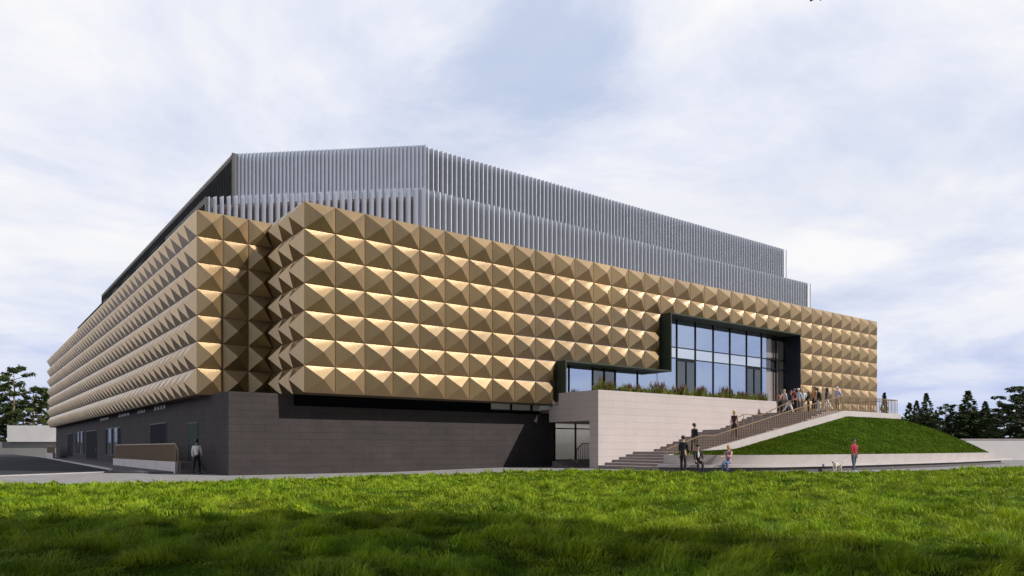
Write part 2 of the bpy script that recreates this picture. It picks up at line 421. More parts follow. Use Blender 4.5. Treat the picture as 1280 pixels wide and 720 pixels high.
PX, PY, PH, PW, PL, PT = [], [], [], [], [], []
for (Y0, Y1, dens, hh, ww) in ((5.0, 8.5, 1500, .075, .0046), (8.5, 12, 1200, .075, .0055), (12, 17, 800, .075, .0075), (17, 24, 480, .07, .010), (24, 34, 240, .075, .015), (34, 48, 120, .08, .022)):
    hw0 = .74 * Y1 + 2.0; n = int(dens * 2 * hw0 * (Y1 - Y0))
    X = RNG.uniform(-hw0, hw0, n); Y = RNG.uniform(Y0, Y1, n)
    k = np.abs(X) < .74 * Y + 2.0; X, Y = X[k], Y[k]
    x = CAMX + X*UX + Y*UF; y = CAMY + X*VX + Y*VF
    k = y < edge_y(x) - .02 + RNG.uniform(-.12, .05, len(x)); x, y = x[k], y[k]
    big = vnoise(x, y, 1.3, 1); sm = vnoise(x, y, .30, 2)
    k = RNG.random(len(x)) < .30 + 1.2 * sm; x, y, big, sm = x[k], y[k], big[k], sm[k]
    PX.append(x); PY.append(y)
    PH.append(hh * (.30 + .8*big*big + 2.3*sm**3) * 1.45 * RNG.uniform(.6, 1.25, len(x))); PW.append(np.full(len(x), ww) * RNG.uniform(.8, 1.5, len(x)))
    PL.append(RNG.uniform(.25, 1.3, len(x)))
    t = (.45 + 1.1 * vnoise(x, y, .30, 2)) * (.8 + .4*vnoise(x, y, 1.7, 3)); yel = vnoise(x, y, 2.3, 4)[:, None]
    dry = (RNG.random(len(x)) < .03)[:, None]
    c = t[:, None] * RNG.uniform(.8, 1.2, len(x))[:, None] * (np.array([1, 1, 1]) * (1 - .35*yel) + np.array([1.35, 1.06, .9]) * .35*yel)
    c = np.where(dry, np.array([2.2, 1.3, 2.5]) * .8, c)
    PT.append(c)
px, py = np.concatenate(PX), np.concatenate(PY); ey = edge_y(px)
pz = .03 + hump(px, py) * np.minimum(1, (ey - py) / 1.5) + .05 * np.minimum(1, (ey - py)) + plaza_z(px) - .01
HD = vnoise(px, py, .35, 12)*9.4 + RNG.normal(0, .8, len(px)); print('blades', len(px))
g = blades(px, py, pz, np.concatenate(PH), np.concatenate(PW), np.concatenate(PL), np.concatenate(PT), M['grass'], 'grass', None, HD)
tag(g, 'thick green lawn grass filling the foreground', 'grass', kind='stuff')

# ------------------------------------------------------------------ the building
B = empty('arts_building', (0, 0, 0))
tag(B, 'large building with bronze pyramid cladding, silver roof fins and dark brick base', 'building')
ZB, RH, ZT = 4.13, 1.374, 13.748
YR, YL, XL = -1.35, 3.30, -.66      # front cladding plane, recessed front plane, left cladding plane

def cladding(name, origin, du, dn, cw, ncol, skip=lambda c, r: False, depth=.44, back=True):
    """pyramid panels; du = direction along the facade, dn = outward normal"""
    o = Vector(origin); du = Vector(du); dn = Vector(dn); uz = Vector((0, 0, 1)); V = []; F = []; T = []
    rnd = random.Random(name); g = .012
    for c in range(ncol):
        for r in range(7):
            if skip(c, r): continue
            z0 = r*RH; z1 = z0 + RH; a = c*cw; b = a + cw
            q = [o + du*(a+g) + uz*(z0+g), o + du*(b-g) + uz*(z0+g), o + du*(b-g) + uz*(z1-g), o + du*(a+g) + uz*(z1-g)]
            d = depth * rnd.uniform(.985, 1.015); tt = rnd.uniform(.90, 1.10)
            ap = o + du*((a+b)/2) + uz*((z0+z1)/2) + dn*d
            n = len(V); V += [tuple(p) for p in q] + [tuple(ap)]
            for i in range(4): F.append((n+i, n+(i+1) % 4, n+4)); T.append(tt*rnd.uniform(.97, 1.03))
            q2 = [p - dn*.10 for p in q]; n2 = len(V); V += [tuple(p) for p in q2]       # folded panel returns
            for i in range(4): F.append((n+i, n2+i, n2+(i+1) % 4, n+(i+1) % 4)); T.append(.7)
    me = bpy.data.meshes.new(name); me.from_pydata(V, [], F)
    bm = bmesh.new(); bm.from_mesh(me)
    bm.to_mesh(me); bm.free(); box_uv(me); set_tone(me, T); me.materials.append(M['bronze'])
    return link(name, me, B)
CW = 1.6563
skip_front = lambda c, r: (10 <= c < 16 and r < 2) or (16 <= c < 26 and r < 5)
perf = lambda c, r: 8 <= c < 16 and r < 5
cladding('front_cladding', (3.3, YR, ZB), (1, 0, 0), (0, -1, 0), CW, 35, lambda c, r: skip_front(c, r) or perf(c, r))
M['bronze'] = bronze('perforated_bronze', .14); cladding('perforated_cladding', (3.3, YR, ZB), (1, 0, 0), (0, -1, 0), CW, 35, lambda c, r: skip_front(c, r) or not perf(c, r)); M['bronze'] = bronze_solid
cladding('recess_cladding', (XL, YL, ZB), (1, 0, 0), (0, -1, 0), (3.3 - XL)/3, 3)
cladding('return_cladding', (3.3, YL, ZB), (0, -1, 0), (-1, 0, 0), (YL - YR)/3, 3, depth=.52)
cladding('side_cladding', (XL, YL + 50*1.545, ZB), (0, -1, 0), (-1, 0, 0), 1.545, 50, depth=.47)
xe = 3.3 + 35*CW; X1, X2, X0 = 3.3 + 10*CW, 3.3 + 16*CW, 3.3 + 26*CW      # 19.86, 29.80, 46.36
yend = YL + 50*1.545
hw = MB(); xa, xb = 3.3 + 8*CW, 3.3 + 16*CW                      # windows behind the perforated panels
for x in np.arange(xa + .1, xb, 2.13): hw.box(x - .05, x + .05, YR + .012, YR + .055, ZB + (.1 if x < 19.7 else 2*RH + .1), ZB + 5*RH - .1)
for z_ in (ZB + 5*RH - .1, ZB + 3*RH + .45, ZB + 3*RH - .1, ZB + RH*1.6): hw.box(xa if z_ > ZB + 2*RH else xa, xb - .1 if z_ > ZB + 2*RH else 19.7, YR + .014, YR + .053, z_ - .05, z_ + .05)
hwo = hw.build('hidden_window', M['mullion'], B)
pg = MB(); pg.box(xa, 19.75, YR + .03, YR + .05, ZB + .05, ZB + 2*RH); pg.box(xa, xb - .05, YR + .03, YR + .05, ZB + 2*RH + .002, ZB + 5*RH - .05); pg.build('pane', M['glass'], hwo)
mb = MB()                                                        # solid walls behind the cladding
e_ = .06
mb.box(XL + e_, xe - .02, YL + e_, yend, ZB + .01, ZT - .02)
mb.box(3.3 + e_, X1 - .02, YR + e_, YL + e_ - .004, ZB + .01, ZT - .025)
mb.box(X1 - .02, X2 - .02, YR + e_, YL + e_ - .004, ZB + 2*RH + .02, ZT - .025)
mb.box(X2 - .02, X0 + .02, YR + e_, YL + e_ - .004, ZB + 5*RH + .02, ZT - .025)
mb.box(X0 + .02, xe - .02, YR + e_, YL + e_ - .004, ZB + .01, ZT - .025)
mb.build('inner_wall', M['core'], B)
# brick base
mb = MB(); YC = .0
mb.box(0, 20.9, 0, 4.6, -.05, 3.54); mb.box(0, 3.26, .001, 4.6, 3.54, ZB); mb.box(3.26, 20.9, .6, 4.6, 3.54, ZB)
mb.box(.0, .6, 4.6, 80.3, -.05, ZB)
mb.box(47.5, xe - .4, -.6, 80.3, -.05, ZB)
mb.box(.6, 47.5, 79.7, 80.3, -.05, ZB)
mb.build('brick_base', M['brick'], B)
mb = MB(); mb.box(3.27, 20.9, .30, .36, 3.55, ZB); mb.build('clerestory_band', M['black'], B)
for i, (a, b) in enumerate(((15.8, 17.3), (17.45, 18.95), (19.1, 20.6))):
    f = MB(); f.box(a - .06, a, .05, .3, 3.7, ZB); f.box(b, b + .06, .05, .3, 3.7, ZB); f.box(a, b, .05, .3, 3.7, 3.76); cw_ = f.build('clerestory_window', M['mullion'], B)
    MB().box(a, b, .10, .12, 3.76, ZB).build('pane', M['interior'], cw_)
# left side openings
def side_opening(name, y0, y1, z0, z1, matl, frame=True, panes=0):
    f = MB(); t = .07
    f.box(-.035, .02, y0, y0 + t, z0, z1); f.box(-.035, .02, y1 - t, y1, z0, z1); f.box(-.035, .02, y0 + t, y1 - t, z1 - t, z1)
    if panes: f.box(-.035, .02, y0 + t, y1 - t, z0, z0 + t)
    o = f.build(name, M['mullion'], B)
    if panes:
        k = (y1 - y0 - 2*t) / panes
        for i in range(panes):
            a = y0 + t + i*k
            MB().box(-.018, -.005, a + .05, a + k - .05, z0 + t, z1 - t).build('pane', M['glass_dark'] if i % 2 else M['black'], o)
        for i in range(1, panes): MB().box(-.033, -.006, y0 + t + i*k - .05, y0 + t + i*k + .05, z0 + t, z1 - t).build('glazing_bar', M['kerb'], o)
    else:
        MB().box(-.02, -.006, y0 + t, y1 - t, z0, z1 - t).build('door_leaf', matl, o)
        MB().bar((-.06, y0 + t + .15, 1.05), (-.06, y0 + t + .15, 1.35), .03).build('handle', M['kerb'], o)
    return o
side_opening('door', 62.0, 66.8, .35, 3.1, M['black'])
side_opening('window', 51.8, 58.8, .7, 3.15, None, panes=5)
side_opening('door', 43.0, 50.3, .30, 3.1, M['black'])
side_opening('window', 29.9, 37.7, .7, 3.1, None, panes=5)
side_opening('door', 13.3, 18.3, .60, 3.0, M['black'])
side_opening('door', 5.7, 7.8, .60, 2.8, M['green_door'])
for k, (a, b) in enumerate(((13.6, 17.2), (20, 23), (26, 31), (36, 41))):
    f = MB(); f.box(-.03, .02, a, b, 3.86, 3.92); f.box(-.03, .02, a, a + .06, 3.92, ZB); o = f.build('clerestory_window', M['mullion'], B)
    for j in range(4):
        t0 = a + .1 + j*(b - a)/4; MB().box(-.02, -.004, t0, t0 + (b - a)/4 - .35, 3.92, ZB - .02).build('pane', M['interior'], o)

# big stepped window: protruding dark green box frame
YF, YG = -2.30, -.90
zs, zt = ZB + 2*RH, ZB + 5*RH
mb = MB(); t = .10
mb.box(X1 + .01, X1 + t, YF, YG + .3, 4.30, zs)                               # left cheek of the low strip
mb.box(X1 + t, X2 - .01, YF, YG + .3, zs - t, zs - .005)                     # soffit of the strip
mb.box(X2 + .005, X2 + t, YF - .004, YG + .3, zs - t - .004, zt)             # left cheek of the tall part
mb.box(X2 + t, X0 - t, YF, YG + .3, zt - t, zt - .004)                       # head
wf = mb.build('window_frame', M['green_frame'], B)
mb = MB(); mb.box(X0 - t, X0 - .005, YF - .003, YG + .3, 3.86, zt + .003); mb.build('jamb', plain('jamb_navy', (.010, .013, .024), .4, var=.05), wf)
def pane(x0, x1, z0, z1, m): MB().box(x0 + .035, x1 - .035, YG, YG + .02, z0 + .035, z1 - .035).build('pane', m, wf)
zlo, zm1, zm2, ztop = 3.86, 8.03, 8.83, zt - t
sx_ = [X1 + t, 21.39, 23.52, 24.59, 25.65, 27.87, 29.94]
ux_ = [X2 + t + .03, 32.09, 34.23, 36.39, 38.5, 40.7, 42.76, 44.87, X0 - t]
MUL = []
for i in range(len(sx_) - 1):
    pane(sx_[i], sx_[i+1], 3.86, zs - t, M['glass_dark'] if i in (2, 3) else M['glass'])
for i in range(len(ux_) - 1):
    a, b = ux_[i], ux_[i+1]; last = i == 7
    if i in (1, 5):
        c = (a + b)/2; pane(a, c, zlo, zm1, M['glass_dark']); pane(c, b, zlo, zm1, M['glass_dark'])
        MUL += [(c - .05, c + .05, YG - .05, YG + .06, zlo, zm1 - .21), (a + .04, b - .04, YG - .045, YG + .055, zm1 - .2, zm1 - .05)]
    elif i != 6: pane(a, b, zlo, zm1, M['glass_warm'] if last else M['glass'])
    if i == 6:
        for q0, q1, mm in ((a, 43.48, M['glass']), (43.41, b, M['glass_warm'])):
            for z0_, z1_ in ((zlo, zm1), (zm1, zm2), (zm2, ztop)): pane(q0, q1, z0_, z1_, mm)
        continue
    pane(a, b, zm1, zm2, M['glass_warm'] if last else M['spandrel']); pane(a, b, zm2, ztop, M['glass_warm'] if last else M['glass'])
MUL += [(x - .04, x + .04, YG - .06, YG + .07, 3.86, zs - t) for x in sx_[1:-1]]
MUL += [(x - .045, x + .045, YG - .06, YG + .07, zlo, ztop) for x in ux_[1:-1]]
for a, b in zip(ux_[:-1], ux_[1:]):
    MUL += [(a + .045, b - .045, YG - .05, YG + .06, z - .035, z + .035) for z in (zm1, zm2)]
for q in MUL: MB().box(*q).build('mullion', M['mullion'], wf)
for x0_, x1_, z1_ in ((34.5, 35.1, 7.9), (36.7, 37.8, 10.7), (38.8, 39.3, 7.9), (39.7, 40.4, 10.7), (22.0, 22.6, 6.6), (28.2, 29.3, 6.6), (32.2, 32.6, 10.7)): MB().box(x0_, x1_, YG + .12, YG + .15, 3.84, z1_).build('blind', M['interior'], B)
# rooms behind the glass
mb = MB(); mb.box(X1, X0, YL - .06, YL + .05, 3.7, zt); mb.box(X0 + .03, X0 + .09, YG + .3, YL, 3.7, zt - .02); mb.build('room_wall', M['interior'], B)
mb = MB(); mb.box(X1, X0, YG + .1, YL, 3.60, 3.82); mb.build('room_floor', plain('timber_floor', (.22, .16, .11), .5), B)
for x in (33.0, 37.2, 41.6): MB().box(x, x + .55, 1.2, 1.7, 3.82, zt - .3).build('column', M['interior'], B)
for xa_, xb_ in ((43.55, 44.6), (44.75, 45.5), (45.62, 46.2)): MB().box(xa_, xb_, -.74, -.4, 3.84, zt - .5).build('foyer_wall', M['interior'], B)
MB().box(43.6, 45.3, -.80, -.745, 7.9, 9.0).build('bulkhead', M['interior_dark'], B)
mb = MB(); mb.box(X1, X2, YG + .1, YL - .07, zs + .0, zs + .04); mb.box(X2, X0, YG + .1, YL - .07, zt - .02, zt + .02); mb.build('room_ceiling', M['interior'], B)

# fin screens on the roof
def fins(name, a, b, spacing, depth, z0, z1, matl, backmat, zb1=None, inset=.06, thick=.05, skew=0.):
    a = Vector((*a, 0)); b = Vector((*b, 0)); d = (b - a); L = d.length; d.normalize(); nrm = Vector((d.y, -d.x, 0))    # outward on the right of a->b
    n = max(2, round(L / spacing)); mb = MB()
    for i in range(n + 1):
        p = a + d * (L * i / n); th = d * thick / 2
        sk = d*skew; q = [p - th + sk, p + th + sk, p + th - nrm*depth, p - th - nrm*depth]
        k = len(mb.v); mb.v += [(v.x, v.y, z0) for v in q] + [(v.x, v.y, z1) for v in q]
        for f in ((3,2,1,0),(4,5,6,7),(0,1,5,4),(1,2,6,5),(2,3,7,6),(3,0,4,7)): mb.f.append(tuple(k + t for t in f))
    o = mb.build(name, matl, B)
    ba, bb = a - nrm*(depth + inset), b - nrm*(depth + inset); bk = MB(); zb1 = zb1 or z1 - .25
    q = [ba, bb, bb - nrm*.1, ba - nrm*.1]; k = len(bk.v)
    bk.v += [(v.x, v.y, z0) for v in q] + [(v.x, v.y, zb1) for v in q]
    for f in ((3,2,1,0),(4,5,6,7),(0,1,5,4),(1,2,6,5),(2,3,7,6),(3,0,4,7)): bk.f.append(tuple(k + t for t in f))
    bk.build('backing', backmat, o)
    return o
LO, UP = 17.44, 22.96
A1, B1, E1, L1 = (2.03, 12.3), (12.16, 2.49), (55.76, 2.49), (2.03, 75.5)
A2, B2, E2, L2 = (5.45, 18.29), (15.77, 8.53), (61.2, 8.53), (5.45, 80.2)
fins('fin_screen', B1, E1, .418, .30, ZT - .3, LO, M['fin'], M['fin_back'], skew=.20, thick=.035)
fins('fin_screen', A1, B1, .464, .16, ZT - .3, LO, M['fin'], M['fin_back_brown'], LO - .45, skew=.33, thick=.035, inset=.12)
fins('fin_screen', L1, A1, .45, .5, ZT - .3, LO, M['fin_shaded'], M['fin_back'])
fins('fin_screen', B2, E2, .40, .30, LO - .8, UP, M['fin'], M['fin_back'], skew=.19, thick=.035)
fins('fin_screen', A2, B2, .29, .13, LO - .8, UP, M['fin'], M['fin_back_grey'], skew=.30, thick=.03)
fins('fin_screen', L2, A2, .42, .5, LO - .8, UP, M['fin_shaded'], M['fin_back'])
fins('fin_screen', E1, (55.76, 60), .8, .4, ZT - .3, LO, M['fin'], M['fin_back'])
fins('fin_screen', E2, (61.2, 70), .8, .4, ZT - .3, UP, M['fin'], M['fin_back'])
mb = MB(); mb.box(5.45 - .02, 5.75, 18.1, 18.35, LO - .8, UP + .01); mb.build('corner_post', M['fin_shaded'], B)
mb = MB(); k = .75
mb.prism([(2.03 + k, 13), (12.5, 2.49 + k), (55.2, 2.49 + k), (55.2, 60), (2.03 + k, 75)], 'z', ZT - .1, LO - .6)
mb.prism([(5.45 + k, 18.9), (16.1, 8.53 + k), (60.6, 8.53 + k), (60.6, 70), (5.45 + k, 80)], 'z', LO - .59, UP - .7)
mb.build('roof', M['roof'], B)

# under the terrace: glazed ground floor entrance
mb = MB(); mb.box(20.9, 21.1, .1, .5, -.05, 3.75); mb.build('entrance_jamb', M['black'], B)
ent = MB(); ent.box(21.1, 29, .16, .26, .50, .58); ent.box(21.1, 29, .16, .26, 2.62, 2.70); ent.box(21.1, 29, .16, .26, 3.0, 3.75)
for x in (21.1, 22.98, 24.9, 27): ent.box(x - .05, x + .05, .165, .255, .58, 2.62); ent.box(x - .05, x + .05, .165, .255, 2.70, 3.0)
entf = ent.build('entrance_frame', M['mullion'], B)
for a, b in ((21.1, 22.98), (22.98, 24.9), (24.9, 27), (27, 29)):
    MB().box(a + .05, b - .05, .2, .22, .58, 2.62).build('pane', M['glass_clear'], entf); MB().box(a + .05, b - .05, .2, .22, 2.70, 3.0).build('pane', M['glass_clear'], entf)
mb = MB(); mb.box(21.0, 30, 2.6, 2.7, .3, 3.75); mb.build('lobby_wall', M['interior'], B)
mb = MB(); mb.box(20.95, 30, -.5, 2.6, -.02, .50); mb.build('lobby_floor', M['tread'], B)

def lamp_mat(name, c, e_):
    m, nt_, p = mat_new(name); p.inputs['Emission Color'].default_value = (*c, 1); p.inputs['Emission Strength'].default_value = e_; return m
MB().box(21.3, 28, .5, 2.4, 3.10, 3.16).build('ceiling_light', lamp_mat('lobby_light', (1, .95, .9), 2.2), B)

# ------------------------------------------------------------------ terrace block with planter
T = empty('terrace', (0, 0, 0)); tag(T, 'pale stone terrace wall block with plants along its top, below the stepped window', 'terrace')
TX0, TX1, TY, TZ, PZ = 19.61, 37.84, -5.52, 4.80, 3.85
mb = MB()
side = [(TY, .0), (TY + .75, .0), (TY + .75, 3.0), (-1.0, 3.0), (-1.0, 4.0), (-1.95, 4.0), (-1.95, TZ), (TY, TZ)]
mb.box(TX0 + .35, TX1, TY, TY + .35, 0, TZ)
mb.prism(side, 'x', TX0, TX0 + .35)
mb.build('wall', M['stone'], T)
mb = MB(); mb.box(TX0 + .35, TX1, TY + .35, YG - .05, 3.0, PZ - .01); mb.box(TX1, 47.0, -10.2, YG - .05, 3.45, PZ - .012); mb.build('floor', M['stone_plain'], T)
mb = MB(); mb.box(TX0 + .35, TX1 - .15, TY + 1.2, TY + 1.3, PZ, TZ - .05); mb.build('planter_back', M['stone_plain'], T)
mb = MB(); mb.box(TX0 + .35, TX1 - .15, TY + .35, TY + 1.2, PZ, TZ - .06); mb.build('soil', M['soil'], T)
mb = MB(); mb.box(24.6, 24.8, TY + .75, .1, 0, 3.0); mb.build('passage_wall', M['stone'], T)
# steps to the ground floor door
S = empty('entrance_steps', (20.5, -1, 0)); tag(S, 'short dark stone steps leading to the glazed door under the terrace', 'steps')
for i in range(3):
    o = MB().box(20.3, 21.93, -2.0 + i*.5, -.5, .10 + i*.13, .10 + (i + 1)*.133).build('step', M['tread'], S); o.matrix_parent_inverse = S.matrix_world.inverted(); o.location = (-20.5, 1, 0)
o = MB().box(21.95, 24.58, -1.15, -.51, .05, .56).build('ramp_wall', M['tread'], S); o.location = (-20.5, 1, 0)
rl = MB(); rl.bar((21.97, -1.0, 1.22), (22.5, -1.0, 1.66), .05); rl.bar((22.5, -1.0, 1.66), (24.5, -1.0, 1.66), .05)
for x in np.arange(21.99, 24.5, .17): rl.bar((x, -1.0, .55), (x, -1.0, 1.22 + min(.43, (x - 21.97)*.83)), .022)
tag(rl.build('railing', M['mullion']), 'dark thin railing on the ramp beside the door under the terrace', 'railing')

# planter plants
def plant_proto(name, kind, seed):
    r = random.Random(seed); V = []; F = []; tn = []
    for i in range(46):
        a = r.uniform(0, 6.283); rad = r.uniform(0, .16); x, y = rad*math.cos(a), rad*math.sin(a)
        h = r.uniform(.22, .55) if kind == 0 else r.uniform(.3, .75); le = r.uniform(.1, .75); wd = r.uniform(.012, .03)
        b = r.uniform(0, 6.283); cx_, cy_ = math.cos(b)*wd, math.sin(b)*wd; dx, dy = math.cos(a)*le*h, math.sin(a)*le*h
        n = len(V); V += [(x-cx_, y-cy_, 0), (x+cx_, y+cy_, 0), (x+dx*.35+cx_, y+dy*.35+cy_, h*.6), (x+dx*.35-cx_, y+dy*.35-cy_, h*.6), (x+dx, y+dy, h*(1-.3*le))]
        F += [(n, n+1, n+2, n+3), (n+3, n+2, n+4)]; t = r.uniform(.6, 1.5); tn += [t, t]
    me = bpy.data.meshes.new(name); me.from_pydata(V, [], F); set_tone(me, np.array(tn)); me.materials.append(M['planter_leaf'])
    o = link(name, me)
    if kind == 1:
        V = []; F = []
        for i in range(14):
            a = r.uniform(0, 6.283); rad = r.uniform(.02, .25); h = r.uniform(.45, .85); x, y = rad*math.cos(a), rad*math.sin(a)
            n = len(V); wd = .03
            V += [(x-wd, y, h*.6), (x+wd, y, h*.6), (x, y, h), (x, y-wd, h*.6), (x, y+wd, h*.6)]; F += [(n, n+1, n+2), (n+3, n+4, n+2)]
        m2 = bpy.data.meshes.new('flower_spike'); m2.from_pydata(V, [], F); set_tone(m2, np.ones(len(F))); m2.materials.append(M['planter_flower']); link('flower_spikes', m2, o)
    return o
protos = [plant_proto('ornamental_tuft', 0, 1), plant_proto('flowering_plant', 1, 2), plant_proto('ornamental_tuft', 0, 3), plant_proto('flowering_plant', 1, 5)]
used = [0]*4; r = random.Random(11); nP = 84
for i in range(nP):
    x = TX0 + .6 + (TX1 - 1.2 - TX0) * (i + r.uniform(-.3, .3) + .5)/nP
    k = (1 if r.random() < .65 else 3) if math.sin(i*.55) > .1 else (0 if r.random() < .6 else 2)
    o = protos[k] if not used[k] else copy_tree(protos[k]); used[k] = 1
    o.location = (x, TY + r.uniform(.45, .95), TZ - .07); o.rotation_euler = (0, 0, r.uniform(0, 6.28)); s = r.uniform(.8, 1.3); o.scale = (s, s, s*r.uniform(.8, 1.1))
    if k in (1, 3): tag(o, 'flowering plant with dull pink spikes on top of the terrace wall', 'plant', 'flowering plants along the terrace planter')
    else: tag(o, 'yellow green grassy plant tuft on top of the terrace wall', 'plant', 'grass tufts along the terrace planter')

# ------------------------------------------------------------------ grand stairs
ST = empty('grand_staircase', (0, 0, 0)); tag(ST, 'broad brown stone staircase climbing along the pale terrace wall to the upper entrance', 'staircase')
SY = -10.8; U0, UD, RISE = 19.62, .60, .16
pr = [(19.62, .10)]; z = .13
treads = []
u = 19.62
for i in range(6):
    z += RISE; pr += [(u, z)]; treads.append((u, z)); u += UD if i < 5 else 1.9; pr += [(u, z)]
for i in range(9):
    z += .160; pr += [(u, z)]; treads.append((u, z)); u += .60 if i < 8 else 1.9; pr += [(u, z)]
for i in range(8):
    z += .165; pr += [(u, z)]; treads.append((u, z)); u += .60; pr += [(u, z)]
zt_ = z
def stair_z(x):
    if x < 19.62: return .13
    zz = .29
    for a, b in treads:
        if x >= a: zz = b
    return min(zz, PZ)
UT = 37.6
pr = [p for p in pr if p[0] < UT] + [(UT, PZ)] + [(38.0, PZ), (38.0, .1)]
mb = MB(); mb.prism(pr, 'y', SY + .003, TY - .003); mb.build('flight', M['tread'], ST)
mb = MB()                                                   # paler tread slabs
tr_ = treads + [(UT, PZ)]
for (a, b), (a2, b2) in zip(tr_[:-1], tr_[1:]):
    if b < PZ: mb.box(a - .03, min(a2, UT) - .002, SY + .004, TY - .004, b + .002, b + .045)
mb.build('tread', plain('tread_stone', (.36, .31, .29), .85, var=.08), ST)
mb = MB()
mb.prism([(19.3, .05), (19.3, 1.02), (21.3, 1.02), (37.15, 3.86), (45.0, 3.86), (45.0, 3.46), (37.3, 3.46), (21.6, .62), (21.6, .05)], 'y', SY - .38, SY)
mb.build('stringer', M['stone_plain'], ST, bevel=.015)
mb = MB(); mb.box(TX1 + .16, 45.0, SY + .003, -10.205, 3.46, PZ - .004); mb.box(44.7, 45.05, SY + .0, YR - .5, 3.3, PZ + .012); mb.build('landing_edge', M['stone_plain'], ST)

def railing(name, pts, base, h_posts, gap, label, rad=.03, mat=None):
    """pts: rail polyline; base(x,y) gives the foot height of each baluster"""
    mat = mat or M['bronze_rail']; root = empty(name, pts[0]); inv = Matrix.Translation(-Vector(pts[0])); tag(root, label, 'railing')
    a = MB()
    for p, q in zip(pts[:-1], pts[1:]): a.bar(p, q, .07, .045)
    o = a.build('handrail', mat, root); o.location = -Vector(pts[0])
    done = set()
    for p, q in zip(pts[:-1], pts[1:]):
        p, q = Vector(p), Vector(q); L = (q - p).xy.length
        if L < .05: continue
        n = max(1, round(L / gap))
        for i in range(n + 1):
            c = p.lerp(q, i / n); key = (round(c.x, 2), round(c.y, 2))
            if key in done: continue
            done.add(key); o = MB().bar((c.x, c.y, base(c.x, c.y)), (c.x, c.y, c.z - .02), rad).build('baluster', mat, root); o.location = -Vector(pts[0])
    return root
str_z = lambda x: 1.02 if x < 21.3 else min(3.86, 1.02 + (x - 21.3)*(2.84/15.85))
YS = SY - .19
railing('stair_railing', [(19.35, YS, 1.30), (22.2, YS, 2.05), (23.3, YS, 2.05), (32.3, YS, 3.98), (37.1, YS, 4.86)], lambda x, y: str_z(x), 1, .24, 'bronze railing with thin balusters along the outer sloping edge of the stairs')
railing('platform_railing', [(37.3, YS, 4.88), (44.8, YS, 4.88), (44.85, -2.5, 4.88)], lambda x, y: 3.86, 1, .22, 'bronze railing of close vertical bars round the platform at the top of the grass bank')
rail2 = lambda x: stair_z(x)
railing('middle_handrail', [(28.6, -8.2, 3.05), (30.0, -8.2, 3.52), (31.9, -8.2, 3.52), (36.2, -8.2, 4.85)], lambda x, y: stair_z(x), 1, 1.0, 'slim bronze handrail down the middle of the upper flight of the stairs')

# ------------------------------------------------------------------ curved bench
BN = empty('curved_bench', (0, 0, 0)); tag(BN, 'long pale concrete bench wall with dark plinth curving round the foot of the grass bank', 'bench')
base_pts = [(17.25, -12.2), (17.35, -13.2), (17.9, -14.0), (18.8, -14.8), (19.8, -15.45), (21.0, -15.95), (23.2, -16.35), (26.4, -16.55), (31.3, -16.45), (36.2, -16.3), (42.9, -15.9), (53.9, -14.7)]
def smooth_pts(P, n=90):
    P = [Vector((*p, 0)) for p in P]; out_ = []
    for i in range(len(P) - 1):
        p0, p1, p2, p3 = P[max(i-1, 0)], P[i], P[i+1], P[min(i+2, len(P)-1)]
        for k in range(8):
            t = k/8; out_.append(.5*((2*p1) + (p2-p0)*t + (2*p0-5*p1+4*p2-p3)*t*t + (3*p1-p0-3*p2+p3)*t**3))
    return out_ + [P[-1]]
BP = smooth_pts(base_pts)
def inward(i):
    d = (BP[min(i+1, len(BP)-1)] - BP[max(i-1, 0)]).normalized(); return Vector((-d.y, d.x, 0))
def sweep(prof, name, mat, parent):
    """prof: (distance inwards, z) closed outline swept along the bench line"""
    mb = MB(); m = len(prof)
    for i, p in enumerate(BP):
        nn = inward(i); mb.v += [tuple(p + nn*d + Vector((0, 0, z))) for d, z in prof]
    for i in range(len(BP) - 1):
        for k in range(m):
            k2 = (k + 1) % m; mb.f.append((i*m + k, i*m + k2, (i+1)*m + k2, (i+1)*m + k))
    mb.f.append(tuple(range(m))); mb.f.append(tuple((len(BP)-1)*m + k for k in reversed(range(m))))
    return mb.build(name, mat, parent)
sweep([(.10, .05), (.75, .05), (.75, .40), (.10, .40)], 'plinth', M['plinth'], BN)
sweep([(-.03, .40), (.86, .40), (.86, .53), (-.03, .53)], 'seat', M['stone_plain'], BN)
sweep([(.58, .532), (.86, .532), (.86, 1.0), (.46, 1.0)], 'backrest', M['stone_plain'], BN)
MB().box(53.6, 56.5, -14.5, -13.4, .40, .53).build('seat_end', M['stone_plain'], BN)

# ------------------------------------------------------------------ grass mound
NB = len(BP)
inner = [(BP[i] + inward(i)*.84) for i in range(2, NB)] + [Vector((57, -12.6, 0)), Vector((60, -9, 0)), Vector((61.5, -5, 0)), Vector((61.8, -1.0, 0))]
inz = [.96]*(NB - 2) + [.75, .5, .3, .2]
topl = [(21.7, SY - .36, .90), (24, SY - .36, 1.10), (30, SY - .36, 2.2), (37.3, SY - .36, 3.50), (41, SY - .36, 3.50), (44.9, SY - .36, 3.50), (45.3, -10, 3.46), (45.6, -6, 3.46), (45.8, -1.2, 3.46)]
def resample(P, n):
    P = [Vector(p) for p in P]; L = [0]
    for a, b in zip(P[:-1], P[1:]): L.append(L[-1] + (b - a).length)
    o = []
    for i in range(n):
        s = L[-1]*i/(n-1); k = max(j for j in range(len(L)) if L[j] <= s + 1e-9); k = min(k, len(P)-2)
        o.append(P[k].lerp(P[k+1], (s - L[k])/max(1e-9, L[k+1]-L[k])))
    return o
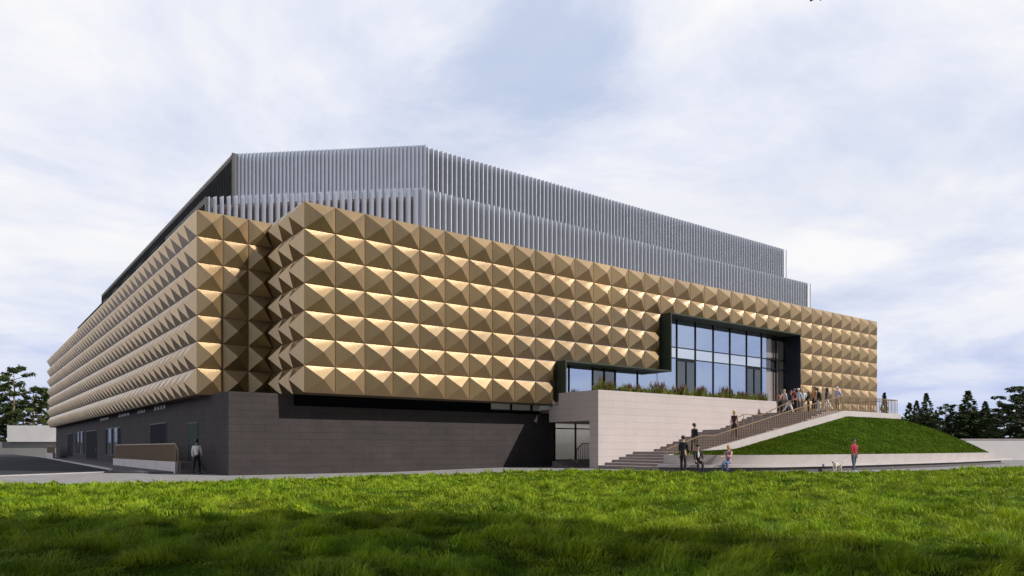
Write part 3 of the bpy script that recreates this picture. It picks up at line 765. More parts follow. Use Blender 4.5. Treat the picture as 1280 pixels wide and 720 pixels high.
# match the two rims by hand-chosen fractions so that the slope lines run diagonally down
nm = 100
lowp = resample([(p.x, p.y, z) for p, z in zip(inner, inz)], nm)
i0 = 0
top = resample(topl, nm)
GV = np.zeros((nm, 25, 3))
for i in range(nm):
    for j in range(25):
        t = j/24; p = lowp[i].lerp(top[i], t); b_ = .22*math.sin(math.pi*t)
        GV[i, j] = (p.x, p.y, p.z + b_)
mb = MB(); mb.v = [tuple(p) for p in GV.reshape(-1, 3)]
for i in range(nm - 1):
    for j in range(24): mb.f.append((i*25 + j, (i+1)*25 + j, (i+1)*25 + j + 1, i*25 + j + 1))
tag(mb.build('grass_bank', M['turf'], smooth=True), kind='structure')
# short turf on it
ii = RNG.integers(0, nm - 1, 260000); jj = RNG.integers(0, 24, 260000); fa, fb = RNG.random(260000), RNG.random(260000)
A_, B_, C_, D_ = GV[ii, jj], GV[ii+1, jj], GV[ii, jj+1], GV[ii+1, jj+1]
area = np.linalg.norm(np.cross(B_ - A_, C_ - A_), axis=1); k = RNG.random(len(area)) < area/area.max()
P_ = (A_*(1-fa)[:, None] + B_*fa[:, None])*(1-fb)[:, None] + (C_*(1-fa)[:, None] + D_*fa[:, None])*fb[:, None]; P_ = P_[k][:70000]
n = len(P_); print('mound blades', n)
tn = (.6 + .8*vnoise(P_[:, 0]*1.6 + P_[:, 2]*3.4, P_[:, 2]*.5, .8, 9)) * RNG.uniform(.88, 1.12, n)
tn = tn[:, None] * np.array([1, 1, 1])
dirn = np.tile(np.array([.25, -.35, -.25]), (n, 1))
g = blades(P_[:, 0], P_[:, 1], P_[:, 2] - .01, RNG.uniform(.04, .10, n), RNG.uniform(.015, .03, n), RNG.uniform(.1, .6, n), tn, M['mound_grass'], 'bank_grass', dirn)
tag(g, 'short dark green grass covering the sloping bank', 'grass', kind='stuff')

# ------------------------------------------------------------------ porch on the left side
PW_ = empty('porch_wall', (-1.3, 4.5, 0)); tag(PW_, 'low pale concrete wall beside the left entrance of the building', 'wall')
o = MB().prism([(4.5, -.02), (24.0, -.02), (24.0, .58), (4.5, .62)], 'x', -1.45, -1.15).build('coping_wall', M['stone_plain'], PW_, bevel=.01); o.location = (1.3, -4.5, 0)
def slat_rail(y0, y1, zb, label, x=-1.3):
    rt = empty('slatted_railing', (x, y0, 0)); tag(rt, label, 'railing')
    a = MB(); yy = y0 + .1
    while yy < y1 - .02: a.box(x - .035, x + .035, yy, yy + .022, zb, 1.55); yy += .105
    o = a.build('slats', M['bronze_slat'], rt); o.location = (-x, -y0, 0)
    a = MB(); a.bar((x, y0, 1.58), (x, y1, 1.58), .08, .05); a.bar((x, y0, 1.58), (x, y0 - .55, 1.25), .06, .05); a.bar((x, y0 - .55, 1.25), (x, y0 - .55, .05), .05); a.bar((x, y0, 1.57), (x, y0, zb), .06); a.bar((x, y1, 1.57), (x, y1, zb), .06)
    o = a.build('handrail', M['bronze_rail'], rt); o.location = (-x, -y0, 0)
slat_rail(5.0, 23.9, .60, 'brown slatted railing on the low pale wall at the left side of the building')
PS = empty('porch_steps', (-.6, 4, 0)); tag(PS, 'dark steps to the green side door behind the man in a white shirt', 'steps')
for i in range(3):
    o = MB().box(-1.14, -.01, 4.4 + i*.3, 10.0, .0 + (.001 if i == 0 else i*.195), (i + 1)*.195).build('step', M['tread'], PS); o.location = (.6, -4, 0)
o = MB().box(-1.14, -.01, 10.0, 24, .01, .585).build('landing', M['tread'], PS); o.location = (.6, -4, 0)
# far porch
PF = empty('far_porch_wall', (-1.3, 66, 0)); tag(PF, 'small pale wall with slatted railing at the far end of the left facade', 'wall')
o = MB().box(-1.45, -1.15, 68, 77, .05, .72).build('wall_base', M['stone_plain'], PF); o.location = (1.3, -66, 0)
slat_rail(68.2, 76.8, .7, 'short brown slatted railing at the far end of the left facade')

# ------------------------------------------------------------------ walls and pavilion around
def cam_box(name, mat, Xa, Xb, Ya, Yb, z0, z1, parent=None):
    pts = [camw(Xa, Ya), camw(Xb, Ya), camw(Xb, Yb), camw(Xa, Yb)]
    return MB().prism(pts, 'z', z0, z1).build(name, mat, parent)
D = 152.
PV = empty('white_pavilion', (*camw(-96, D), 0)); tag(PV, 'low white flat building with grey ground floor behind the asphalt yard on the left', 'building')
o = cam_box('upper_wall', M['white_wall'], -105.2, -90, D, D + 12, 2.65, 6.05); o.parent = PV; o.location = -Vector(PV.location)
o = cam_box('ground_floor', plain('grey_render', (.22, .21, .20), .85, var=.05), -140, -90, D + .6, D + 11, -.5, 2.65); o.parent = PV; o.location = -Vector(PV.location)
D2 = 74.
bw = empty('boundary_wall', (*camw(46, D2), 0)); tag(bw, 'long plain white boundary wall in front of the conifers on the right', 'wall')
o = cam_box('wall_panel', M['white_wall'], 40, 92, D2, D2 + .4, -.5, 2.2); o.parent = bw; o.location = -Vector(bw.location)
o = cam_box('coping', M['stone_plain'], 40, 92, D2 - .05, D2 + .45, 2.2, 2.28); o.parent = bw; o.location = -Vector(bw.location)

# ------------------------------------------------------------------ trees
def tree_from(name, trunk_pts, trunk_r, limbs, clumps, leaf_size, per, leafmat, seed, tone_lo=.55, tone_hi=1.5, flat=.5):
    """clumps: list of (centre, radius vector); leaf faces are spread through each clump's volume"""
    r = np.random.default_rng(seed)
    root = empty(name)
    mb = MB(); mb.tube(trunk_pts, trunk_r, 7)
    for p, q, ra, rb in limbs: mb.tube([p, Vector(p).lerp(Vector(q), .5) + Vector((0, 0, .1)), q], [ra, (ra+rb)/2, rb], 5)
    mb.build('trunk', M['bark'], root, smooth=True, fix=False)
    C = []; tn = []
    for c, rad in clumps:
        n = per; d = r.normal(size=(n, 3)); d /= np.linalg.norm(d, axis=1)[:, None]; d *= (r.random(n)**.45)[:, None]
        C.append(np.array(c) + d*np.array(rad)); tn.append(np.full(n, r.uniform(tone_lo, tone_hi)) * r.uniform(.75, 1.25, n))
    C = np.concatenate(C); tn = np.concatenate(tn); n = len(C)
    a = r.normal(size=(n, 3)); a[:, 2] *= flat; a /= np.linalg.norm(a, axis=1)[:, None]
    b = np.cross(a, r.normal(size=(n, 3))); b /= np.linalg.norm(b, axis=1)[:, None]
    s = leaf_size * r.uniform(.6, 1.4, n)[:, None]; a = a*s; b = b*s*.45
    V = np.stack([C - a, C - a*.1 - b, C + a, C - a*.1 + b], 1).reshape(-1, 3)
    me = np_mesh('crown', V, np.arange(4*n), np.full(n, 4), leafmat, tn)
    link('crown', me, root)
    return root

def conifer(seed, H=10., Rb=2.2, name='conifer', bare=.08):
    r = random.Random(seed); clumps = []; limbs = []
    nw = int(H*3.4)
    for i in range(nw):
        t = i/nw; z = H*(bare + (1-bare)*t); rad = Rb*(1-t)**.9 + .04; nb = max(3, int(8*(1-t)) + 2); a0 = r.uniform(0, 6.28)
        for k in range(nb):
            a = a0 + 6.283*k/nb + r.uniform(-.25, .25); L = rad*r.uniform(.6, 1.15)
            e = (L*math.cos(a), L*math.sin(a), z - L*.18)
            if L > .8: limbs.append(((0, 0, z), e, .04, .012))
            for s in ((.35, .7, 1.) if L > .9 else (.75,)):
                clumps.append(((e[0]*s, e[1]*s, z - L*.18*s*s + r.uniform(-.05, .05)), (L*.27 + .13*(1-t) + .02, L*.27 + .13*(1-t) + .02, .20 + .10*L)))
    return tree_from(name, [(0, 0, -.2), (0, 0, H*.5), (0, 0, H*.98)], [.2, .12, .02], limbs, clumps, .19, 14, M['needles'], seed, .5, 1.5)

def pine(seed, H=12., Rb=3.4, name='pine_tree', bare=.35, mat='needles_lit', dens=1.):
    r = random.Random(seed); clumps = []; limbs = []; bend = r.uniform(-.4, .4)
    tp = [(0, 0, -.2), (bend*.3, 0, H*.35), (bend, .2, H*.7), (bend*.8, .1, H*.97)]
    nl = int(24*dens)
    for i in range(nl):
        t = i/(nl-1); z = H*(bare + (1-bare)*t*.97); a = i*2.4 + r.uniform(-.5, .5)
        L = Rb*(math.sin(math.pi*min(1, .22 + .8*(1-t)))**.7)*r.uniform(.45, 1.15)*(1-.35*t)
        bx, by = bend*(z/H), .15*z/H
        e = (bx + L*math.cos(a), by + L*math.sin(a), z + L*r.uniform(.05, .3))
        limbs.append(((bx, by, z), e, .05 + .05*(1-t), .015))
        for s in (.6, .85, 1.05):
            if r.random() < .85:
                clumps.append(((bx + L*s*math.cos(a) + r.uniform(-.25, .25), by + L*s*math.sin(a) + r.uniform(-.25, .25), z + (e[2]-z)*s + r.uniform(0, .35)), (r.uniform(.45, .85), r.uniform(.45, .85), r.uniform(.25, .45))))
    clumps.append(((tp[3][0], tp[3][1], H*.98), (.6, .6, .5)))
    return tree_from(name, tp, [.24, .19, .11, .03], limbs, clumps, .24, 42, M[mat], seed, .45, 1.5)

def broad(seed, H=13., Rb=4., Vb=2.6, name='broadleaf_tree'):
    r = random.Random(seed); clumps = []; limbs = []
    for i in range(44):
        while True:
            d = Vector((r.uniform(-1, 1), r.uniform(-1, 1), r.uniform(-1, 1)))
            if .25 < d.length < 1: break
        c = (d.x*Rb, d.y*Rb, H + d.z*Vb); clumps.append((c, (Rb*.32, Rb*.32, Vb*.36)))
        if i % 3 == 0: limbs.append(((0, 0, H - Vb - r.uniform(0, 2)), c, .1, .02))
    return tree_from(name, [(0, 0, -.2), (.1, 0, H*.5), (0, .1, H)], [.35, .28, .1], limbs, clumps, .5, 190, M['leaves'], seed, .6, 1.4)

def place(o, X, Y, s, rz, label, cat='tree', group=None, z=0, sxy=1.):
    o.location = (*camw(X, Y), z); o.rotation_euler = (0, 0, rz); o.scale = (s*sxy, s*sxy, s); tag(o, label, cat, group); return o
class Kit:
    def __init__(s, protos): s.p = protos; s.u = [False]*len(protos)
    def get(s, k):
        if s.u[k]: return copy_tree(s.p[k])
        s.u[k] = True; return s.p[k]
kc = Kit([conifer(21), conifer(22, Rb=2.6), conifer(23, Rb=1.8)])
kp = Kit([pine(31, mat='needles', bare=.12, dens=1.3), pine(32, mat='needles', bare=.1, dens=1.5, Rb=4.2)])
F_ = 911.84
def right_tree(px, ytop, Y, k, kit, sxy, label, group=None):
    H = 10. if kit is kc else 12.
    h = CAMZ + (560 - ytop)*Y/F_
    place(kit.get(k), (px - 640)/F_*Y, Y, h/H, px*.37, label, 'tree', group, sxy=sxy*1.35)
G = 'conifers behind the white boundary wall'
right_tree(1105.5, 490, 112, 2, kc, .75, 'slim conifer tip seen through the platform railing', G)
right_tree(1137, 503, 108, 1, kc, 1.0, 'small conifer just right of the platform end, leftmost of the low pair', G)
right_tree(1146, 500, 112, 0, kc, .9, 'small conifer close beside the taller pointed one, above the grass bank', G)
right_tree(1158, 491, 104, 1, kc, .95, 'tall pointed conifer with lighter right side above the grass bank slope', G)
right_tree(1170, 512, 110, 0, kc, .8, 'short thin conifer between the pointed conifer and a ragged pine', G)
right_tree(1183, 506, 106, 0, kp, .75, 'ragged round topped pine above the right slope of the grass bank', G)
right_tree(1210, 488, 103, 1, kc, 1.25, 'tallest broad conifer above the white boundary wall', G)
right_tree(1232, 501, 108, 0, kc, 1.05, 'conifer with pointed tip right of the tallest broad conifer', G)
right_tree(1262, 496, 104, 1, kp, .95, 'wide spreading dark pine near the right edge of the picture', G)
right_tree(1287, 484, 100, 1, kp, 1.0, 'dark tall pine cut by the right edge of the picture', G)
# lower dark trees that close the row
for i, (px, yt, Y) in enumerate(((1128, 522, 118), (1150, 520, 120), (1168, 524, 116), (1180, 528, 112), (1196, 516, 118), (1220, 516, 115), (1243, 512, 118), (1254, 522, 109), (1273, 512, 112), (1300, 505, 108))):
    o = kp.get(i % 2); h = CAMZ + (560 - yt)*Y/F_
    place(o, (px - 640)/F_*Y, Y, h/12, i*1.1, 'low dark bushy pine filling the row behind the white boundary wall', 'tree', 'low dark pines behind the boundary wall', sxy=1.5)
# left trees
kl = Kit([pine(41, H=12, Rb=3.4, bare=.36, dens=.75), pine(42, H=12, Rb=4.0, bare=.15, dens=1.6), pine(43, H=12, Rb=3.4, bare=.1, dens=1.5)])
def left_tree(px, ytop, Y, k, sxy, label):
    h = CAMZ + (560 - ytop)*Y/F_; place(kl.get(k), (px - 640)/F_*Y, Y, h/12, px*.61 + .4, label, 'tree', 'pines behind the white pavilion', sxy=sxy)
left_tree(16, 461, 172, 0, .95, 'tall pine with a bare pale trunk rising above the white pavilion')
left_tree(-4, 474, 176, 2, 1.1, 'dense dark pine cut by the left edge of the picture')
left_tree(42, 486, 178, 1, 1.1, 'bushy sunlit green pine right of the bare trunked pine')
left_tree(58, 490, 184, 2, 1.0, 'dark pine half hidden by the left end of the bronze facade')
left_tree(28, 508, 186, 1, 1.1, 'low dark pine standing behind the bare trunked pine')
left_tree(-14, 490, 182, 1, 1.2, 'broad pine mostly outside the left edge of the picture')
left_tree(6, 505, 188, 2, 1.3, 'low shadowed pine behind the left end of the pavilion')
# trees behind the camera that shade the foreground lawn
kb = Kit([broad(51, Rb=4.3), broad(52, Rb=4.7)])
LXY = Vector((-SUN.x, -SUN.y)) / SUN.z; LX = LXY.x*UX + LXY.y*VX; LY = LXY.x*UF + LXY.y*VF      # shadow shift per metre of height
for i, (Xs, Ys, Hc, w_) in enumerate(((-17, 7.9, 22, 1.0), (-12.5, 8.0, 20.5, 1.), (-8, 7.4, 19, 1.), (-3.5, 7.4, 17, 1.), (0.4, 6.6, 15.5, .95), (4., 5.0, 14, .85), (7.4, 4.2, 13, .85), (10.6, 3.6, 13, .85), (-15, 4.0, 21, 1.), (-9, 3.6, 19, 1.), (-5, 3.4, 17, 1.), (-1, 2.8, 15, .9))):
    X = Xs - LX*Hc; Y = Ys - LY*Hc
    place(kb.get(i % 2), X, Y, Hc/13, i*1.3, 'leafy tree beside the lawn whose crown shades the foreground', 'tree', 'trees shading the lawn', sxy=w_*13/Hc)

# ------------------------------------------------------------------ people
def cloth(name, col, rough=.85): return plain(name, col, rough, var=.1, scale=9)
SKIN = {'light': plain('skin_light', (.48, .30, .22), .6, var=.04), 'mid': plain('skin_mid', (.30, .17, .11), .6, var=.04), 'dark': plain('skin_dark', (.12, .065, .045), .6, var=.04)}
EYE = plain('eye_dark', (.02, .015, .012), .3)

def skin_mesh(name, V, E, rad, mat, parent=None, sub=1):
    me = bpy.data.meshes.new(name); me.from_pydata([tuple(v) for v in V], E, [])
    me.materials.append(mat); o = bpy.data.objects.new(name, me); COL.objects.link(o)
    if parent: o.parent = parent
    md = o.modifiers.new('skin', 'SKIN'); md.use_smooth_shade = True; md.branch_smoothing = .4
    if not me.skin_vertices: me.attributes.new  # layer is made by the modifier
    sl = me.skin_vertices[0].data
    for i, r_ in enumerate(rad):
        sl[i].radius = r_ if isinstance(r_, tuple) else (r_, r_); sl[i].use_root = (i == 0)
    sb = o.modifiers.new('subsurf', 'SUBSURF'); sb.levels = sub; sb.render_levels = sub
    return o

def person(px, py, pz, face, h, label, top, legs, hair, skin='light', pose='stand', hair_len=0, skirt=None, bare_arms=False, shoe=(.02, .02, .022), group=None, hat=None, arm=(6, 6), jacket=None, lean=0., coat=False, elbow=(15, 15), swing=0, coll=None):
    """face: heading of the figure in degrees (direction it looks, 0 = +X); joints are set by angles, the body is one skin surface"""
    k = h/1.75
    def P(x, y, z): return Vector((x*k, y*k, z*k))             # local: +Y is forward
    sit = pose == 'sit'
    hip = .95 if not sit else .55
    tl = R(lean)
    def tor(x, y, z):                                           # torso point relative to the hips, leaned forward
        return P(x, y*math.cos(tl) + z*math.sin(tl), hip + z*math.cos(tl) - y*math.sin(tl))
    V = []; E_ = []; rad = []
    def add(p, r_, prev=None):
        V.append(p); rad.append(r_*k if not isinstance(r_, tuple) else (r_[0]*k, r_[1]*k)); i = len(V) - 1
        if prev is not None: E_.append((prev, i))
        return i
    pel = add(tor(0, 0, 0), .125); wst = add(tor(0, .0, .18), .115, pel); che = add(tor(0, .01, .38), .125, wst)
    nb = add(tor(0, .0, .52), .062, che); nt_ = add(tor(0, .015, .58), .055, nb)
    chin = add(tor(0, .035, .63), .066, nt_); mid = add(tor(0, .02, .71), .088, chin); cr = add(tor(0, .0, .775), .066, mid)
    add(tor(0, .125, .69), .014, mid)                          # nose
    for s in (-1, 1): add(tor(s*.097, .0, .70), .014, mid)     # ears
    J = {}
    for s, nm_ in ((-1, 'l'), (1, 'r')):
        sh = add(tor(s*.17, 0, .475), .062, che)
        f = R(arm[0 if s < 0 else 1]); el_ = R(elbow[0 if s < 0 else 1]); side = .06
        a = V[sh]; d = Vector((s*side, math.sin(f), -math.cos(f))).normalized(); e = a + d*.29*k
        d2 = Vector((s*.01, math.sin(f + el_), -math.cos(f + el_))).normalized(); wv = e + d2*.25*k
        ei = add(e, .043, sh); wi = add(wv, .030, ei); hp = add(wv + d2*.075*k, .033, wi)
        J[nm_+'sh'], J[nm_+'el'], J[nm_+'wr'] = a, e, wv
        # four fingers and a thumb
        rt = d2.cross(Vector((1, 0, 0))).normalized()
        for q in range(4):
            off = rt*(q - 1.5)*.019*k; l1 = (.038, .044, .041, .032)[q]*k
            b_ = wv + d2*.085*k + off; m_ = add(b_ + d2*l1, .0085, hp); add(b_ + d2*l1*1.7 + Vector((-s*.018*k, 0, 0)), .0075, m_)
        th = add(wv + d2*.05*k + rt*.045*k, .0095, hp); add(wv + d2*.095*k + rt*.055*k, .008, th)
        if sit: fl, kn = R(84 if s < 0 else 80), R(86 if s < 0 else 78)
        else: fl, kn = (R(swing*s), R(abs(swing)*.9 if s*swing < 0 else abs(swing)*.15))
        hj = tor(s*.085, 0, -.04); add(hj, .088, pel); hi = len(V) - 1
        td = Vector((s*(.02 if not sit else .06), math.sin(fl), -math.cos(fl))).normalized(); kne = hj + td*.43*k
        sd_ = Vector((0, math.sin(fl - kn), -math.cos(fl - kn))).normalized(); ank = kne + sd_*.40*k
        ki = add(kne, .056, hi); cf = add(kne.lerp(ank, .35), .053, ki); ai = add(ank, .036, cf)
        J[nm_+'hip'], J[nm_+'kn'], J[nm_+'an'] = hj, kne, ank
    lowest = min(J['lan'].z, J['ran'].z) - .085*k
    off = Vector((0, 0, -lowest))
    V = [v + off for v in V]; J = {a: b + off for a, b in J.items()}
    rz = R(face) - math.pi/2
    body = skin_mesh('person', V, E_, rad, SKIN[skin], None)
    body.location = (px, py, pz); body.rotation_euler = (0, 0, rz); tag(body, label, 'person', group)
    T_ = lambda x, y, z: tor(x, y, z) + off
    mtop = cloth('cloth_top', top)
    tv = [T_(0, 0, -.08), T_(0, 0, .2), T_(0, .01, .38), T_(0, 0, .49), T_(-.165, 0, .47), T_(.165, 0, .47)]; te = [(0, 1), (1, 2), (2, 3), (2, 4), (2, 5)]; tr = [.150, .135, .14, .09, .076, .076]
    if coat: tv.append(T_(0, 0, -.12)); te.append((0, 6)); tr.append(.15)
    for nm_, si in (('l', 4), ('r', 5)):
        n = len(tv)
        if bare_arms: tv.append(J[nm_+'sh'].lerp(J[nm_+'el'], .45)); te.append((si, n)); tr.append(.060)
        else: tv += [J[nm_+'el'], J[nm_+'wr']]; te += [(si, n), (n, n+1)]; tr += [.058, .044]
    skin_mesh('jacket' if coat else 'shirt', tv, te, [q*k for q in tr], mtop, body)
    if jacket:                                                   # shirt front showing in an open jacket
        MB().ellipsoid(tuple(T_(0, .105, .32)), (.055*k, .055*k, .17*k), 8, 6).build('shirt_front', cloth('shirt_front', jacket), body, smooth=True)
    if skirt:
        mb = MB(); L = skirt; nseg = 14
        rings = [(.03, .125), (-.10, .165), (-.10 - L*.5, .175), (-.10 - L, .20)]
        for zz, rr in rings:
            c = T_(0, 0, zz)
            for q in range(nseg): t = 2*math.pi*q/nseg; mb.v.append((c.x + rr*k*math.cos(t), c.y + rr*.8*k*math.sin(t), c.z))
        for a in range(3):
            for q in range(nseg): q2 = (q+1) % nseg; mb.f.append((a*nseg+q, a*nseg+q2, (a+1)*nseg+q2, (a+1)*nseg+q))
        mb.f.append(tuple(range(nseg))); mb.build('skirt', cloth('cloth_skirt', legs), body, smooth=True)
    else:
        lv = [T_(0, 0, -.03), T_(0, 0, .11)]; le_ = [(0, 1)]; lr = [.146, .132]
        for nm_ in 'lr':
            n = len(lv); lv += [J[nm_+'hip'], J[nm_+'kn'], J[nm_+'an'] + Vector((0, 0, .01*k))]; le_ += [(0, n), (n, n+1), (n+1, n+2)]; lr += [.100, .070, .056]
        skin_mesh('trousers', lv, le_, [q*k for q in lr], cloth('cloth_legs', legs), body)
    ms = cloth('shoe_leather', shoe, .5)
    for nm_ in 'lr':
        a = J[nm_+'an']; MB().ellipsoid((a.x, a.y + .055*k, a.z - .045*k), (.045*k, .13*k, .045*k), 10, 6).build('shoe', ms, body, smooth=True)
    mh = plain('hair', hair, .6, var=.2, scale=20)
    hb = MB(); hb.ellipsoid(tuple(T_(0, -.022, .735)), (.098*k, .108*k, .095*k), 12, 8)
    if hair_len: hb.ellipsoid(tuple(T_(0, -.065, .66 - hair_len*.4)), (.10*k, .06*k, (.10 + hair_len*.5)*k), 12, 8)
    hb.build('hair', mh, body, smooth=True)
    if hat:
        q = MB(); q.ellipsoid(tuple(T_(0, 0, .775)), (.106*k, .118*k, .062*k), 12, 8); q.ellipsoid(tuple(T_(0, .09, .765)), (.085*k, .085*k, .012*k), 12, 6)
        q.build('cap', cloth('cap', hat), body, smooth=True)
    for s in (-1, 1): MB().ellipsoid(tuple(T_(s*.034, .102, .715)), (.012*k,)*3, 6, 5).build('eye', EYE, body, smooth=True)
    return body

VIEW = math.degrees(math.atan2(VF, UF))                          # heading straight away from the camera
AWAY, TOCAM, RIGHT, LEFT = VIEW, VIEW + 180, VIEW - 90, VIEW + 90
def at_px(px, y):                                                # walk along the stairs until the figure stands where it should
    dx = (px - 640)/F_; rx, ry = dx*UX + UF, dx*VX + VF; t = (y - CAMY)/ry; return CAMX + t*rx
def on_stairs(px, y, *a, **kw):
    x = at_px(px, y); return person(x, y, stair_z(x) + .014, *a, **kw)
BLK = (.012, .012, .014)
# left side and forecourt
person(-.72, 3.05, .0, AWAY + 6, 1.80, 'man in white shirt and black trousers walking to the dark steps at the left corner', (.72, .70, .70), BLK, BLK, 'mid', swing=14, arm=(-8, 14))
person(17.35, -13.75, .13, AWAY - 35, 1.80, 'man in black suit standing with his back turned beside the end of the curved bench', BLK, BLK, BLK, 'light', coat=True, arm=(4, 10), elbow=(20, 30))
person(18.05, -14.05, .13, TOCAM + 4, 1.70, 'person in black jacket and pale scarf sitting on the left end of the curved bench', (.015, .015, .018), BLK, BLK, 'light', pose='sit', jacket=(.75, .68, .66), coat=False, hat=(.012, .012, .012), arm=(25, 20), elbow=(45, 30))
person(19.25, -14.95, .13, TOCAM - 40, 1.70, 'blond woman in purple top and blue jeans sitting cross legged on the curved bench', (.30, .13, .22), (.09, .13, .24), (.42, .27, .13), 'light', pose='sit', bare_arms=True, arm=(35, 30), elbow=(60, 60), hair_len=.1)
person(25.75, -17.75, .13, TOCAM + 10, 1.68, 'woman in red jacket and jeans walking a spotted dog in front of the curved bench', (.36, .025, .045), (.06, .10, .13), BLK, 'mid', swing=12, arm=(-6, 24), elbow=(12, 14), shoe=(.75, .72, .68))
# on the stairs
on_stairs(868, -10.2, RIGHT + 30, 1.80, 'man in dark navy suit climbing the lowest part of the stairs', (.015, .016, .022), (.014, .014, .018), BLK, 'mid', coat=True, swing=10)
on_stairs(918, -9.6, RIGHT + 55, 1.72, 'blond woman in dark sleeveless top climbing the middle of the stairs', (.045, .018, .02), (.02, .016, .018), (.45, .31, .15), 'light', bare_arms=True, swing=9, hair_len=.02)
GP = None
on_stairs(975, -7.6, AWAY, 1.70, 'woman with black hair, tan top and long black skirt beside the terrace wall end', (.36, .20, .14), BLK, BLK, 'mid', skirt=.62, hair_len=.22)
on_stairs(980.5, -7.0, RIGHT + 20, 1.66, 'person in pale top and grey green skirt beside the woman with tan top', (.55, .52, .50), (.16, .17, .13), (.35, .25, .15), 'light', skirt=.45, hair_len=.15)
on_stairs(986, -8.1, RIGHT, 1.70, 'dark haired woman in navy top and white trousers bending forward on the stairs', (.03, .03, .05), (.72, .69, .70), (.03, .025, .03), 'light', swing=22, lean=12, hair_len=.12)
on_stairs(993, -7.7, AWAY + 15, 1.68, 'person in red shirt and dark trousers in the crowd at the top of the stairs', (.34, .03, .03), (.02, .02, .035), (.22, .12, .07), 'light', arm=(12, -6))
on_stairs(998, -8.0, RIGHT + 40, 1.66, 'person in light blue shirt and white cap beside the red shirted person', (.42, .50, .58), (.10, .09, .09), (.50, .42, .32), 'light', hat=(.75, .74, .73), arm=(30, 20))
on_stairs(1003.5, -7.5, RIGHT + 60, 1.74, 'blond woman in white top and beige skirt in front of the navy window jamb', (.68, .70, .70), (.32, .24, .16), (.52, .37, .2), 'light', skirt=.5, hair_len=.12, arm=(25, 10))
on_stairs(1010.5, -8.3, LEFT, 1.45, 'short person dressed all in black between the crowd and the orange topped woman', BLK, BLK, BLK, 'mid', arm=(30, 20), hair_len=.1)
on_stairs(1018, -8.8, LEFT + 20, 1.78, 'woman with black hair, orange top and long black skirt near the top of the stairs', (.55, .22, .07), BLK, BLK, 'mid', skirt=.62, hair_len=.2, bare_arms=True)
on_stairs(1022, -8.0, RIGHT + 30, 1.84, 'tall person in black jacket and pale blue jeans behind the orange topped woman', BLK, (.42, .47, .55), (.05, .05, .055), 'dark', arm=(10, 5))
on_stairs(1033.5, -9.4, LEFT - 8, 1.72, 'woman with big black hair and white trousers walking near the platform corner', (.06, .05, .065), (.75, .68, .70), BLK, 'dark', swing=20, hair_len=.22, arm=(10, -15))
person(37.75, -10.25, PZ, AWAY - 60, 1.70, 'grey haired person in lavender shirt and khaki skirt standing at the platform corner', (.42, .40, .58), (.20, .155, .095), (.62, .58, .52), 'light', skirt=.36, arm=(20, 35), elbow=(30, 20))
# behind the planter
for px_, hh, lb, tp in ((750, 1.70, 'dark haired person behind the planter at the left end of the low window strip', (.3, .1, .08)), (788.5, 1.66, 'dark haired person behind the planter near the middle of the low window strip', (.02, .02, .03)), (910, 1.66, 'dark haired person behind the planter under the tall window', (.25, .2, .2))):
    person(at_px(px_, -2.7), -2.7, PZ, RIGHT + 50, hh, lb, tp, (.05, .05, .07), (.03, .02, .018), 'light')

# ------------------------------------------------------------------ dog on a lead
def spots():
    m, nt, p = mat_new('spotted_coat'); tc = N(nt, 'ShaderNodeTexCoord'); v = N(nt, 'ShaderNodeTexVoronoi', Scale=11.); nt.links.new(tc.outputs['Object'], v.inputs['Vector'])
    f = ramp(nt, v.outputs['Distance'], [(.36, 0.), (.42, 1.)]); nt.links.new(mix_col(nt, f, (.03, .025, .02), (.66, .6, .5)), p.inputs['Base Color']); p.inputs['Roughness'].default_value = .8
    return m
DV, DE, DR = [], [], []
def dadd(p, r_, prev=None):
    DV.append(Vector(p)); DR.append(r_); i = len(DV) - 1
    if prev is not None: DE.append((prev, i))
    return i
c0 = dadd((0, 0, .50), .115); c1 = dadd((.26, 0, .51), .135, c0); c2 = dadd((-.24, 0, .52), .085, c0); c3 = dadd((-.36, 0, .52), .095, c2)
nk = dadd((.42, 0, .66), .075, c1); hd = dadd((.50, 0, .77), .075, nk); mz = dadd((.60, 0, .745), .045, hd); dadd((.68, 0, .735), .034, mz)
for s in (-1, 1):
    ea = dadd((.47, s*.075, .80), .022, hd); dadd((.46, s*.10, .72), .018, ea)
    f0 = dadd((.30, s*.09, .38), .055, c1); f1 = dadd((.29 + s*.03, s*.09, .21), .032, f0); f2 = dadd((.30 + s*.05, s*.09, .05), .024, f1); dadd((.35 + s*.05, s*.09, .025), .024, f2)
    h0 = dadd((-.34, s*.09, .40), .07, c3); h1 = dadd((-.30 + s*.04, s*.09, .30), .05, h0); h2 = dadd((-.43 + s*.04, s*.09, .19), .028, h1); h3 = dadd((-.40 + s*.05, s*.09, .05), .022, h2); dadd((-.35 + s*.05, s*.09, .025), .024, h3)
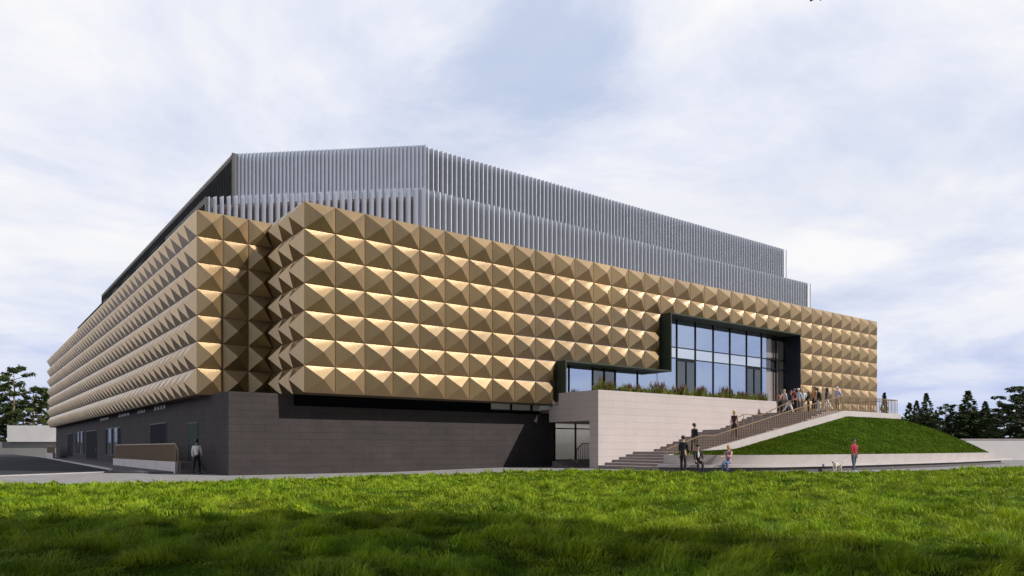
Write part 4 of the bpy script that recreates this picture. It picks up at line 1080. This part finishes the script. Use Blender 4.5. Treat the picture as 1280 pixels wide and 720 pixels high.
t0 = dadd((-.47, 0, .55), .028, c3); t1 = dadd((-.60, 0, .60), .018, t0); dadd((-.70, 0, .70), .012, t1)
dog = skin_mesh('dog', DV, DE, [q*1.22 for q in DR], spots())
dx_, dy_ = 24.95, -17.3
dog.location = (dx_, dy_, .13); dog.rotation_euler = (0, 0, R(LEFT + 35)); dog.scale = (.74, .74, .74); tag(dog, 'white dog with dark spots on a lead walking left in front of the curved bench', 'dog')
MB().ellipsoid((.44, 0, .685), (.07, .085, .03), 10, 5).build('collar', plain('collar_red', (.25, .03, .03), .6), dog, smooth=True)
hdg = R(LEFT + 35); colp = Vector((dx_ + .32*math.cos(hdg), dy_ + .32*math.sin(hdg), .13 + .52))
handp = Vector((25.75, -17.75, 0)) + Vector((UX, VX, 0))*(-.24) + Vector((0, 0, .13 + .86))
ld = MB(); ld.tube([handp, handp.lerp(colp, .5) - Vector((0, 0, .10)), colp], .008, 5)
tag(ld.build('dog_lead', plain('lead', (.35, .28, .22), .7), None), 'thin dog lead from the hand of the woman in red to the spotted dog', 'lead')

# ------------------------------------------------------------------ a bird crossing the top of the picture
bx, by = camw(8.25, 20.); bird = MB(); bird.ellipsoid((0, 0, 0), (.10, .26, .09), 10, 7); bird.ellipsoid((0, .27, .04), (.06, .08, .06), 8, 6)
bd = bird.build('bird', plain('bird_feathers', (.03, .03, .035), .8), None, smooth=True)
for s_ in (-1, 1):
    wg = MB(); t_ = .012
    for z_ in (t_, -t_): wg.poly([(s_*.06, .14, .03 + z_), (s_*.30, .18, .10 + z_), (s_*.46, .02, -.16 + z_), (s_*.30, -.08, .06 + z_), (s_*.06, -.12, .02 + z_)])
    wg.build('wing', plain('wing_feathers', (.03, .03, .035), .8), bd, fix=False)
tl_ = MB(); tl_.prism([(-.03, -.24), (.03, -.24), (.08, -.44), (-.08, -.44)], 'z', -.01, .01); tl_.build('tail', plain('tail_feathers', (.03, .03, .035), .8), bd)
bd.scale = (.5, .5, .5); bd.location = (bx, by, 13.69); bd.rotation_euler = (0, 0, -math.atan2(UF, VF)); tag(bd, 'dark bird flying past the top edge of the picture', 'bird')
